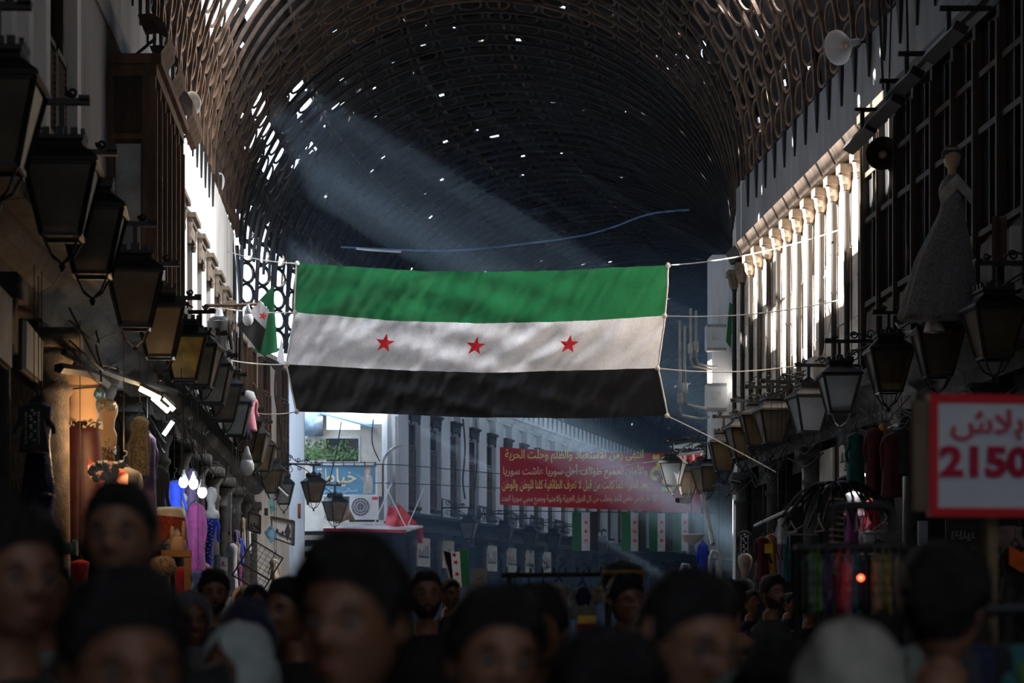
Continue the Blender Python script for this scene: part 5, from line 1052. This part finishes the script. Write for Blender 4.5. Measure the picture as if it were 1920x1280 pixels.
# curved white hooks (umbrella or scarf loops) on the right
for px, py, lb in ((1285, 1065, 'pale blue looped scarf rack under the upright flags'), (1340, 1040, 'white and red striped loop beside the dark right post')):
    Y = 35; m = MB(); m.tube([P(px-9, py+35, Y), P(px-9, py+5, Y), P(px-4, py-7, Y), P(px+5, py-6, Y), P(px+11, py+8, Y), P(px+13, py+35, Y)], .035, 8); solo('scarf_loop', m, white_c if px > 1300 else cloth('pale blue', (.5, .65, .8)), lb, 'scarf', smooth=True)
m = MB(); m.tube([P(1317, 928, 40), P(1337, 1020, 39)], .05, 8); solo('leaning_pipe', m, pm_, 'grey pipe leaning down from the lanterns at the right end of the banner', 'pipe')
t = thing('security_camera', 'grey security camera below the lantern at the end of the banner', 'camera', P(1282, 938, 43), .6); m = MB(); m.box((0, 0, 0), (.34, .12, .12)); part('housing', m, pm_, t); m = MB(); m.lathe([(.05, 0), (.05, .04)], 10, (-.17, 0, 0), Matrix.Rotation(-PI/2, 4, 'Y')); part('lens', m, ink, t); m = MB(); m.bar((.1, 0, 0), (.25, .1, .25), .03); part('arm', m, pm_, t)
m = MB(); a = P(1298, 1006, 36); m.lathe([(.02, -.16), (.16, -.05), (.2, .03), (.21, .05)], 14, a, sy=.5); solo('street_lamp_shade', m, offwhite, 'white boat shaped lamp shade under the rightmost upright flag', 'lamp shade', smooth=True)
t = thing('red_awning', 'small red and white awning lit at the bend above the lanterns', 'awning'); m = MB(); m.grid(lambda u, v: P(1266+u*54, 846+v*28+u*4, 52-v*1.2), 12, 4); part('canopy', m, M('awning red', (.75, .03, .04), .6, var=.3, trans=.5), t)
for u in (0, .3, .6, .9): m = MB(); m.bar(P(1268+u*52, 845+u*4, 50.7), P(1270+u*52, 876, 50.6), .05); part('white_strut', m, offwhite, t)
m = MB(); m.add([P(1255, 836, 50), P(1300, 828, 51), P(1325, 836, 50), P(1322, 841, 49), P(1285, 841, 49), P(1258, 840, 49)], [(0,1,2,3,4,5)]); solo('roof_sheet_piece', m, M('pale blue roof', (.5, .68, .8), .5), 'pale blue bent roof sheet above the red awning at the bend', 'roof sheet')
# cart with hanging shirts in the middle of the street
t = thing('vendor_cart', 'dark vendor rail in mid street carrying white printed shirts', 'rack'); Y = 13.5
for px in (955, 1140): m = MB(); p = P(px, 1080, Y); m.tube([(p.x, p.y, 0), p], .02, 7); part('leg', m, iron, t)
m = MB(); m.tube([P(940, 1078, Y), P(1150, 1076, Y)], .018, 7); part('rail', m, iron, t)
for px in range(950, 1150, 22): m = MB(); p = P(px, 1077, Y); m.tube([p, p+Vector((0, -.03, .05)), p+Vector((0, -.06, .03))], .006, 4); part('hook', m, iron, t)
sh = [(966, 1082, 1120, 30, M('cloth dim white', (.3, .29, .26), .8), 'white shirt with a red and yellow print at the left of the mid street rail'), (1048, 1072, 1130, 34, M('cloth dim white', (.3, .29, .26), .8), 'white shirt with a small red heart in mid street'), (1092, 1080, 1140, 42, M('cloth dim white', (.3, .29, .26), .8), 'white shirt with a dark portrait patch in mid street'), (1128, 1080, 1110, 30, tanc, 'tan cloth at the right end of the mid street rail'), (1018, 1078, 1120, 26, black_c, 'black shirt between the printed shirts in mid street'), (992, 1082, 1125, 26, maroon, 'dark red shirt on the mid street rail')]
for i, (px, a, b, w_, mt, lb) in enumerate(sh):
    t = G('printed_shirt', lb, 'shirt', px, a, b, Y-.1, w_, mt, sleeve=.12, seed=70+i, group='shirts on the mid street rail')
    W = w_*Y/F
    if i == 1: m = MB(); m.prism([(0, -.2), (.028, -.165), (.02, -.145), (0, -.155), (-.02, -.145), (-.028, -.165)], -.12, -.11); part('red_heart', m, redc2, t)
    if i == 0: m = MB(); m.prism([(-.04, -.1), (.0, -.13), (.045, -.08), (.03, -.13), (-.02, -.15)], -.12, -.11); part('red_print', m, redc2, t)
    if i == 2: m = MB(); m.lathe([(.04, -.2), (.055, -.13), (.03, -.08), (0, -.07)], 12, (0, -.07, 0), sy=.6); part('dark_print', m, navy, t)
m = MB(); p = P(1166, 1090, 12.5); m.lathe([(.0, -.12), (.1, -.09), (.14, 0), (.12, .1), (.0, .14)], 16, p); solo('round_bag', m, dkgrey, 'dark round bag with yellow rim right of the mid street shirts', 'bag', smooth=True)
m = MB(); p = P(1170, 1073, 12.4); m.tube([p+Vector((.13*math.cos(a), .1*math.sin(a), 0)) for a in np.linspace(0, 2*PI, 16)[:-1]], .014, 5, True); solo('hoop', m, ochre, 'thin yellow hoop resting on the dark round bag', 'hoop')
m = MB(); p = P(1100, 1165, 11.5); m.box(p, (.1, .08, .07)); solo('yellow_box', m, M('tag yellow', (.8, .5, .05), .6), 'small yellow box among the wares in mid street', 'box')
m = MB(); p = P(1099, 1178, 11.3); m.box(p, (.11, .08, .06)); solo('red_box', m, redc2, 'small red box under the yellow box in mid street', 'box')
t = thing('goods_table', 'dark table heaped with wares under the mid street shirts', 'table', (P(1050, 0, 12).x, 12, 0)); m = MB(); m.bx(-.6, .6, -.4, .4, 1.2, 1.25); part('tabletop', m, wood, t)
for x in (-.55, .55):
    for y in (-.35, .35): m = MB(); m.bx(x-.03, x+.03, y-.03, y+.03, 0, 1.2); part('leg', m, wood, t)
rr = random.Random(12)
for i in range(9):
    x = rr.uniform(-.5, .5); y = rr.uniform(-.3, .3); m = MB(); m.lathe([(.07, 0), (.1, .04), (.08, .11), (.03, .14)], 9, sy=.8); m.smooth = True
    solo('cloth_bundle', m, rr.choice([tanc, dkgrey, brown_c, white_c]), 'one of the dim cloth bundles heaped on the mid street table', 'bundle', (P(1050, 0, 12).x+x, 12+y, 1.25), rr.random()*3, 'cloth bundles on the table')
# flag on a pole held in the crowd and a white paper
Y = 22; t = thing('crowd_flag', 'green white black flag on a pale pole raised in the crowd', 'flag')
m = MB(); m.tube([P(830, 1030, Y), P(850, 1110, Y), P(856, 1135, Y)], .012, 6); part('pole', m, offwhite, t)
patch('black_stripe', ((832, 1032), (845, 1036), (850, 1090), (846, 1098)), 4, 8, bk, t, Y, .02); patch('white_stripe', ((845, 1034), (862, 1034), (866, 1100), (852, 1108)), 5, 10, wh, t, Y, .03); patch('green_stripe', ((862, 1034), (876, 1030), (880, 1098), (866, 1100)), 5, 10, gr, t, Y, .03)
for px, py in ((852, 1040), (855, 1054), (857, 1076), (860, 1098)): m = MB(); p = P(px, py, Y-.06); star(m, p.x, p.z, .035, p.y, rot=.3); part('star', m, rd, t)
Y = 20; a = P(883, 1105, Y); b = P(914, 1065, Y); t = thing('paper_placard', 'small clear edged placard with a faint line drawing held up in the crowd', 'placard')
m = MB(); m.bx(a.x, b.x, Y, Y+.01, a.z, b.z); part('sheet', m, M('placard grey', (.3, .31, .33), .4), t); m = MB(); m.tube([(a.x+.04, Y-.006, a.z+.12), (a.x+.08, Y-.006, a.z+.1), (a.x+.12, Y-.006, a.z+.14)], .003, 4); part('drawn_line', m, ink, t); m = MB(); m.tube([((a.x+b.x)/2, Y+.012, a.z-.5), ((a.x+b.x)/2, Y+.012, a.z+.05)], .01, 6); part('stick', m, wood, t)
# far wall sign panels
for i, t_ in enumerate((2.2, 5.2, 11.2, 14.2, 17.2, 20.2)):
    fr = wf(t_+.8, 3.05, .05); tt = thing('shop_sign', 'pale lettered panel on the hazy far wall, %s from its near end' % ORD[i], 'sign', fr[0], fr[1], 'panels on the far wall')
    m = MB(); m.bx(-.75, .75, 0, .05, 0, 1.0); part('board', m, signm, tt)
    m = MB(); r3 = random.Random(i)
    for k in range(5): x = -.5+k*.24; m.bx(x, x+.06, .05, .06, .3, .45+.35*r3.random()); m.bx(x-.08, x+.14, .05, .06, .3, .37)
    o = part('faded_writing', m, ink, tt); o['kind'] = 'stuff'
# ---------------------------------------------------------------- people
SK = {'a': M('skin warm', (.22, .095, .05), .5, var=.1, bump=.03), 'b': M('skin olive', (.26, .12, .07), .5, var=.1, bump=.03)}
hair_m = M('hair black', (.006, .005, .005), .5, var=.4, scale=60, bump=.5); eye_w = M('eye', (.13, .12, .115), .3, bump=0); iris = M('iris', (.01, .006, .004), .2, bump=0); lipm = M('lips', (.26, .07, .06), .5, bump=0)
def gs(x, s): return math.exp(-(x/s)**2)
def head_pt(th, z, grow=0):
    """th 0 = face direction (-y), z -1 chin .. 1 crown"""
    zz = max(-1, min(1, z)); c = math.sqrt(max(0, 1-zz*zz))
    r = c**.8 if zz > 0 else c**.62
    rx, ry = .076, .096
    if zz < 0: rx *= 1-.22*(-zz)**1.5; ry *= 1-.10*(-zz)
    x = math.sin(th)*rx*r; y = -math.cos(th)*ry*r
    f = math.cos(th)
    if f < 0 and zz < -.2: y *= 1-.35*min(1, (-zz-.2)/.7)
    y -= .008*gs(zz+.86, .22)*max(0, f)**3*1.6
    if f > 0 and not grow:
        t = math.sin(th)
        y -= .024*gs(t, .17)*gs(zz+.18, .13)+.014*gs(t, .13)*gs(zz-.05, .2)
        y -= .006*gs(zz-.2, .1)*gs(t, .75)
        for s_ in (-1, 1): y += .012*gs(t-s_*.40, .19)*gs(zz-.02, .11); y -= .004*gs(t-s_*.5, .25)*gs(zz+.25, .18)
        y -= .007*gs(t, .25)*gs(zz+.50, .05)+.006*gs(t, .22)*gs(zz+.62, .05); y += .003*gs(t, .3)*gs(zz+.56, .025)
    return Vector((x*(1+grow/.085), y*(1+grow/.1), zz*.118*(1+grow/.118)))
def person(label, px, py, Y, yaw=0, tilt=0, roll=0, height=1.72, skin='a', top=None, hair='short', beard=False, scarf=None, glasses=False, cap=None, group=None, big=1.0, raise_arm=False):
    """head centre lands at the pixel; feet stand on the ground"""
    hc = P(px, py, Y); zh = hc.z; sc = big
    # stand on the floor: body length follows the head height
    t = link('person', None, None, (hc.x, Y, 0), yaw); tag(t, label, 'person', group)
    R = Matrix.Rotation(roll, 3, 'Y') @ Matrix.Rotation(tilt, 3, 'X'); piv = Vector((0, .015, zh-.13*sc))
    def H(p): return piv+R @ (p*sc+Vector((0, -.015, .13))) if False else piv+R @ ((p+Vector((0, -.015, .13)))*sc)
    n = 40; rg = []
    zs = [1.0, .985, .95, .88, .78, .66, .54, .44, .36, .28, .21, .15, .09, .04, 0, -.05, -.1, -.14, -.18, -.23, -.28, -.34, -.40, -.46, -.49, -.52, -.56, -.59, -.63, -.68, -.74, -.8, -.87, -.93]
    for z in zs: rg.append([H(head_pt(2*PI*j/n, z)) for j in range(n)])
    def el(rx, ry, z, y=0, blend=0): return [Vector((math.sin(2*PI*j/n)*rx, y-math.cos(2*PI*j/n)*ry, z)) for j in range(n)]
    nb = piv+Vector((0, .01, 0)); z0 = zh-.12*sc
    last = rg[-1]; nk = el(.056*sc, .058*sc, z0-.02, .02)
    rg.append([a.lerp(b, .6) for a, b in zip(last, nk)]); rg.append(nk); rg.append(el(.056*sc, .058*sc, z0-.07*sc, .03)); rg.append(el(.085*sc, .07*sc, z0-.10*sc, .03)); rg.append(el(.13*sc, .09*sc, z0-.135*sc, .03))
    hs = zh/1.6
    for rx, ry, dz in ((.15, .10, .20), (.165, .115, .30), (.145, .10, .48), (.155, .105, .62), (.16, .11, .72)): rg.append(el(rx*sc, ry*sc, zh-.12*sc-dz*hs, .02))
    m = MB(); m.loft(rg)
    # arms and legs in the same skin mesh
    zsld = z0-.16*sc; hipz = zh*.50
    arms = []
    for s_ in (-1, 1):
        sh = Vector((s_*.165*sc, .02, zsld-.02)); eb = Vector((s_*.24*sc, .05, zsld-.29*sc)); wr_ = Vector((s_*.22*sc, -.10, zsld-.52*sc))
        if raise_arm and s_ == 1: eb = Vector((.27*sc, -.12, zsld-.12)); wr_ = Vector((.2*sc, -.26, zsld+.12))
        m.tube([sh, sh.lerp(eb, .5), eb, eb.lerp(wr_, .5), wr_], [.042*sc, .042*sc, .038*sc, .034*sc, .026*sc], 10)
        d = (wr_-eb).normalized(); m.tube([wr_, wr_+d*.05, wr_+d*.09], [.026, .038, .036], 8)
        for k in range(4): b = wr_+d*.085+Vector(((k-1.5)*.018, 0, 0)); L_ = (.065, .075, .07, .055)[k]; m.tube([b, b+d*L_*.5, b+d*L_*.8+Vector((0, -.01, -.01))], [.009, .008, .006], 6)
        m.tube([wr_+d*.02-Vector((s_*.02, 0, 0)), wr_+d*.05-Vector((s_*.045, .01, 0)), wr_+d*.075-Vector((s_*.05, .02, 0))], [.012, .010, .007], 6); arms.append((sh, eb, wr_))
        m.tube([Vector((s_*.09*sc, .02, hipz)), Vector((s_*.1*sc, .0, hipz*.5)), Vector((s_*.1*sc, .03, .07))], [.085*sc, .06*sc, .04*sc], 10)
    part('body', m, SK[skin], t, True)
    for s_ in (-1, 1):
        m = MB(); m.lathe([(.0, -.03), (.012, -.025), (.016, 0), (.013, .022), (0, .03)], 9, sx=.6); o = part('ear', m, SK[skin], t, True); o.location = H(Vector((s_*.076, .012, -.005))); o.rotation_euler = (tilt, roll, -s_*.4)
        m = MB(); m.lathe([(0, -.012), (.009, -.009), (.0125, 0), (.009, .009), (0, .012)], 10); e = part('eye', m, eye_w, t, True); e.location = H(Vector((s_*.031, -.0775, .003))); m = MB(); m.lathe([(.0055, 0), (.003, .002), (0, .0025)], 8, M4=Matrix.Rotation(PI/2, 4, 'X')); i_ = part('iris', m, iris, e, False, (0, -.0115, 0))
        m = MB(); m.tube([H(Vector((s_*.012, -.091, .024))), H(Vector((s_*.03, -.091, .030))), H(Vector((s_*.05, -.078, .024)))], [.004, .0048, .002], 6); part('eyebrow', m, hair_m, t)
    m = MB(); m.tube([H(Vector((-.024, -.0865, -.0655))), H(Vector((-.008, -.0955, -.064))), H(Vector((.008, -.0955, -.064))), H(Vector((.024, -.0865, -.0655)))], [.002, .0052, .0052, .002], 6); part('lips', m, lipm, t)
    if scarf is None:
        thick = {'short': .010, 'full': .022, 'curly': .03, 'back': .014}[hair]; m = MB(); nu, nv = 48, 26; seed = px*.1
        def hf(u, v):
            th = 2*PI*u; f = math.cos(th); a_ = abs((th+PI) % (2*PI)-PI); line = float(np.interp(a_, [0, .45, .85, 1.12, 1.3, 1.55, 1.9, 2.4, PI], [.56, .54, .42, .2, -.12, -.05, -.35, -.6, -.62]))+.02*noise.noise(Vector((a_*9, seed, 0)))
            if hair == 'back': line = -.45
            z = 1-(1-line)*v; g = thick*(.55+.45*math.sin(min(1, v*3+.3)*PI/2))*(1-max(0, v-.6)/.4)+(.005*noise.noise(Vector((th*3, z*8, seed)))*(2.5 if hair in('curly', 'full') else 1))
            if hair in ('full', 'curly'): g += .012*max(0, z-.2)
            return H(head_pt(th, z, max(.002, g)))
        m.grid(hf, nu, nv); part('hair', m, hair_m, t, True)
        if beard:
            m = MB(); m.grid(lambda u, v: H(head_pt(-1.5+3*u, -.60-.36*v+.5*abs(u-.5)*2*(1-v), .003+.002*noise.noise(Vector((u*20, v*9, 0))))), 24, 10); part('beard', m, hair_m, t, True)
            m = MB(); m.tube([H(Vector((-.03, -.088, -.062))), H(Vector((-.012, -.1, -.05))), H(Vector((0, -.102, -.047))), H(Vector((.012, -.1, -.05))), H(Vector((.03, -.088, -.062)))], [.002, .005, .004, .005, .002], 5); part('moustache', m, hair_m, t)
    else:
        m = MB()
        def sf(u, v):
            th = .62+(2*PI-1.24)*u
            if v < .62:
                z = 1-v/.62*1.75; k = math.cos(th); th2 = th
                if z > .55: th2 = 2*PI*u*1.0
                a = min(1, max(0, (z-.3)/.4)); th2 = th*(1-a)+2*PI*u*a
                return H(head_pt(th2, z, .020+.006*math.sin(th*4+z*5)))
            w_ = (v-.62)/.38; q = H(head_pt(th, -.75, .02)); c = Vector((math.sin(th)*(.10+.11*w_)*sc, .02-math.cos(th)*(.09+.07*w_)*sc, z0-.02-.26*w_*sc)); return q.lerp(c, w_**.7)
        m.grid(sf, 40, 30); m.grid(lambda u, v: H(Vector((0, 0, 0)))+Vector(((-.07+.14*u)*sc*(1+v*.8), (-.085-.04*v-.03*math.cos((u-.5)*3))*sc, -.105*sc-.19*v*sc)), 10, 8); part('headscarf', m, scarf, t, True)
    if cap is not None:
        m = MB(); m.grid(lambda u, v: H(head_pt(2*PI*u, 1-.62*v, .016)), 32, 10); part('cap', m, cap, t, True)
    if glasses:
        for s_ in (-1, 1): m = MB(); m.tube([H(Vector((s_*.033+.024*math.cos(a), -.1, .0+.018*math.sin(a)))) for a in np.linspace(0, 2*PI, 15)[:-1]], .0022, 5, True); m.tube([H(Vector((s_*.057, -.1, .004))), H(Vector((s_*.08, -.02, .008))), H(Vector((s_*.078, .01, .0)))], .002, 4); part('glasses', m, iron, t)
    # jacket, trousers, shoes
    m = MB(); rj = []
    for rx, ry, dz in ((.075, .075, .075), (.10, .088, .10), (.155, .105, .135), (.195, .125, .20), (.205, .145, .30), (.18, .135, .48), (.19, .14, .66), (.195, .145, .78)):
        rj.append([p+Vector((0, 0, .006*math.sin(j*1.7+dz*9))) for j, p in enumerate(el(rx*sc*(1+.015*math.sin(dz*40)), ry*sc, z0-(dz if dz < .2 else dz*hs)*1.0, .025))])
    m.loft(rj)
    for sh, eb, w_ in arms: m.tube([sh+Vector((0, 0, .01)), sh.lerp(eb, .5), eb, eb.lerp(w_, .5), eb.lerp(w_, .96)], [.072*sc, .064*sc, .058*sc, .05*sc, .042*sc], 12)
    part('jacket', m, top, t, True)
    m = MB()
    for s_ in (-1, 1): m.tube([Vector((s_*.085*sc, .02, hipz+.1)), Vector((s_*.09*sc, .02, hipz*.8)), Vector((s_*.1*sc, .0, hipz*.5)), Vector((s_*.1*sc, .03, .08))], [.11*sc, .105*sc, .075*sc, .06*sc], 12)
    part('trousers', m, M('trousers dark', (.02, .02, .025), .8), t, True)
    for s_ in (-1, 1): m = MB(); m.loft([[Vector((s_*.1*sc+.045*q*math.cos(2*PI*j/10), -.02+yy+.0, .045+.045*q*math.sin(2*PI*j/10))) for j in range(10)] for yy, q in ((.09, .6), (.05, 1), (-.05, .95), (-.14, .8), (-.18, .4))]); part('shoe', m, ink, t, True)
    return t
jb = M('jacket black', (.008, .008, .009), .8, sheen=.1); jg = M('jacket green grey', (.05, .055, .045), .85); jn = M('jacket navy', (.008, .012, .03), .85); jt = M('jacket tan', (.35, .19, .1), .85); jgr = M('hoodie grey', (.16, .18, .17), .85)
sc_w = cloth('scarf white', (.5, .56, .55)); sc_g = cloth('scarf grey', (.12, .11, .14)); sc_n = cloth('scarf navy', (.015, .018, .05)); sc_c = cloth('scarf cream', (.42, .4, .34))
person('young man with thick black hair, largest face, centre left foreground', 664, 1165, 3.15, -.42, .05, 0, hair='full', top=jb, skin='a')
person('tall man with short hair whose face rises above the left crowd', 226, 1008, 4.35, -.1, 0, 0, hair='short', top=jb, skin='b')
person('man at the far left edge looking right, cut by the frame', 28, 1082, 3.75, .55, .05, 0, hair='full', top=jb, skin='b')
person('dark haired head in the lower left foreground in front of the tall man', 226, 1250, 2.75, .35, .12, 0, hair='full', top=jb, skin='a')
person('young man with full dark hair right of the largest face', 914, 1243, 3.55, .2, .0, .1, hair='full', top=jb, skin='b')
person('man with glasses bowing his head to the right', 1235, 1175, 3.5, .65, .38, .12, hair='short', top=jb, skin='b', glasses=True)
person('person with black hair low in front of the man with glasses', 1120, 1335, 3.3, .4, .2, 0, hair='curly', top=jb, skin='a')
person('woman in a pale green white headscarf in the left foreground', 450, 1270, 4.9, -.5, .05, 0, top=jg, scarf=sc_w)
person('woman in a dark navy headscarf behind the pale headscarf', 466, 1200, 6.3, -.3, .1, 0, top=jn, scarf=sc_n)
person('woman with a small grey headscarf between the dark head and the pale scarf', 358, 1166, 8.6, .3, 0, 0, top=jgr, scarf=sc_g)
person('woman in a cream headscarf seen large and blurred at the lower right', 1592, 1312, 3.4, 2.9, 0, 0, top=jg, scarf=sc_c)
person('man with curly black hair seen blurred under the price sign', 1768, 1140, 4.3, 2.6, .1, 0, hair='curly', top=jb, skin='b', big=1.0)
person('bearded man in green jacket looking right in the right mid crowd', 1449, 1112, 14.5, .5, 0, 0, hair='full', top=jg, skin='b', beard=True)
person('mustached man with black hair just right of the lit wooden stand', 401, 1112, 11.2, .15, .05, 0, hair='full', top=jb, skin='b', beard=True)
person('man with trimmed beard behind the largest face, looking at the camera', 800, 1115, 9.6, .05, 0, 0, hair='short', top=jb, skin='b', beard=True)
person('older man with warm lit face peeking behind the bearded man', 843, 1112, 16.5, .4, .1, 0, hair='short', top=jb, skin='a')
person('man in profile partly hidden left of the largest face', 548, 1142, 7.2, -.7, .1, 0, hair='short', top=jb, skin='a')
person('man from behind in a grey hooded sweater right of the glasses', 1343, 1150, 7.0, 3.1, .1, 0, hair='short', top=jgr, skin='b', cap=jgr)
person('dark haired man with orange tan top seen from behind on the right', 1372, 1128, 12.5, 2.9, .1, 0, hair='full', top=jt, skin='a')
person('woman in a light scarf deep in the crowd on the left', 386, 1120, 15, .2, 0, 0, top=jg, scarf=sc_c)
person('small distant woman in a pale scarf beside the wire rack foot', 455, 1126, 18, -.2, 0, 0, top=jg, scarf=sc_c)
person('distant head in dark scarf below the wire rack', 480, 1134, 13, .2, 0, 0, top=jn, scarf=sc_n)
person('dark figure low at the left edge between the two nearest faces', 88, 1110, 6.4, .2, 0, 0, hair='short', top=jgr, skin='a')
person('dark figure crouched low at the lower centre right foreground', 1440, 1310, 4.2, .2, .3, 0, hair='full', top=jb, skin='a')
person('man behind the white shirts in mid street', 1170, 1125, 10.2, .4, .1, 0, hair='full', top=jg, skin='a')
person('person in dark jacket right of the young man, between two foreground faces', 1010, 1180, 6.0, -.3, .1, 0, hair='full', top=jb, skin='a')
rp = random.Random(8); CH_ = [(560, 1135, 20, 'far walker in dark coat under the diamond sign'), (600, 1130, 26, 'far walker in the lane shade, left of the largest hair'), (745, 1128, 24, 'far walker just right of the largest hair'), (905, 1125, 28, 'far walker under the clear placard'), (935, 1132, 19, 'far walker left of the mid street shirts'), (1195, 1122, 30, 'far walker beyond the mid street table'), (1215, 1128, 22, 'far walker left of the hooded sweater'), (1310, 1125, 27, 'far walker under the blue robe'), (1410, 1128, 20, 'far walker before the black dressed mannequin'), (1480, 1130, 24, 'far walker right of the bearded green jacket'), (520, 1132, 16, 'far walker under the tilted wire rack'), (1520, 1135, 17, 'far walker before the accessory rack')]
for px, py, Y, lb in CH_: person(lb, px, py, Y, rp.uniform(-1, 1), 0, 0, hair='short', top=rp.choice([jb, jg, jn, jgr]), skin=rp.choice('ab'), group='far walkers')
# dark clothes rack in the lower right foreground
t = thing('foreground_rack', 'blurred steel rack rail in the lower right corner', 'rack'); Y = 5.0
for px in (1700, 1935): m = MB(); p = P(px, 1150, Y); m.tube([(p.x, p.y, 0), p], .018, 8); part('leg', m, iron, t)
m = MB(); m.tube([P(1690, 1150, Y), P(1945, 1140, Y)], .018, 8); part('rail', m, iron, t)
lg = [('grey', jgr), ('black', black_c), ('charcoal', dkgrey), ('navy', navy), ('jet black', black_c), ('dark teal', teal), ('lime edged', M('cloth lime', (.08, .16, .02), .8))]
for i, (c, mt) in enumerate(lg): G('rack_garment', '%s garment on the blurred lower right rack, %s from the left' % (c, ['first', 'second', 'third', 'fourth', 'fifth', 'sixth', 'seventh'][i]), 'garment', 1722+i*34, 1155, 1400, Y, 100, mt, sleeve=.4, rot=1.2, seed=i, group='garments on the lower right rack')
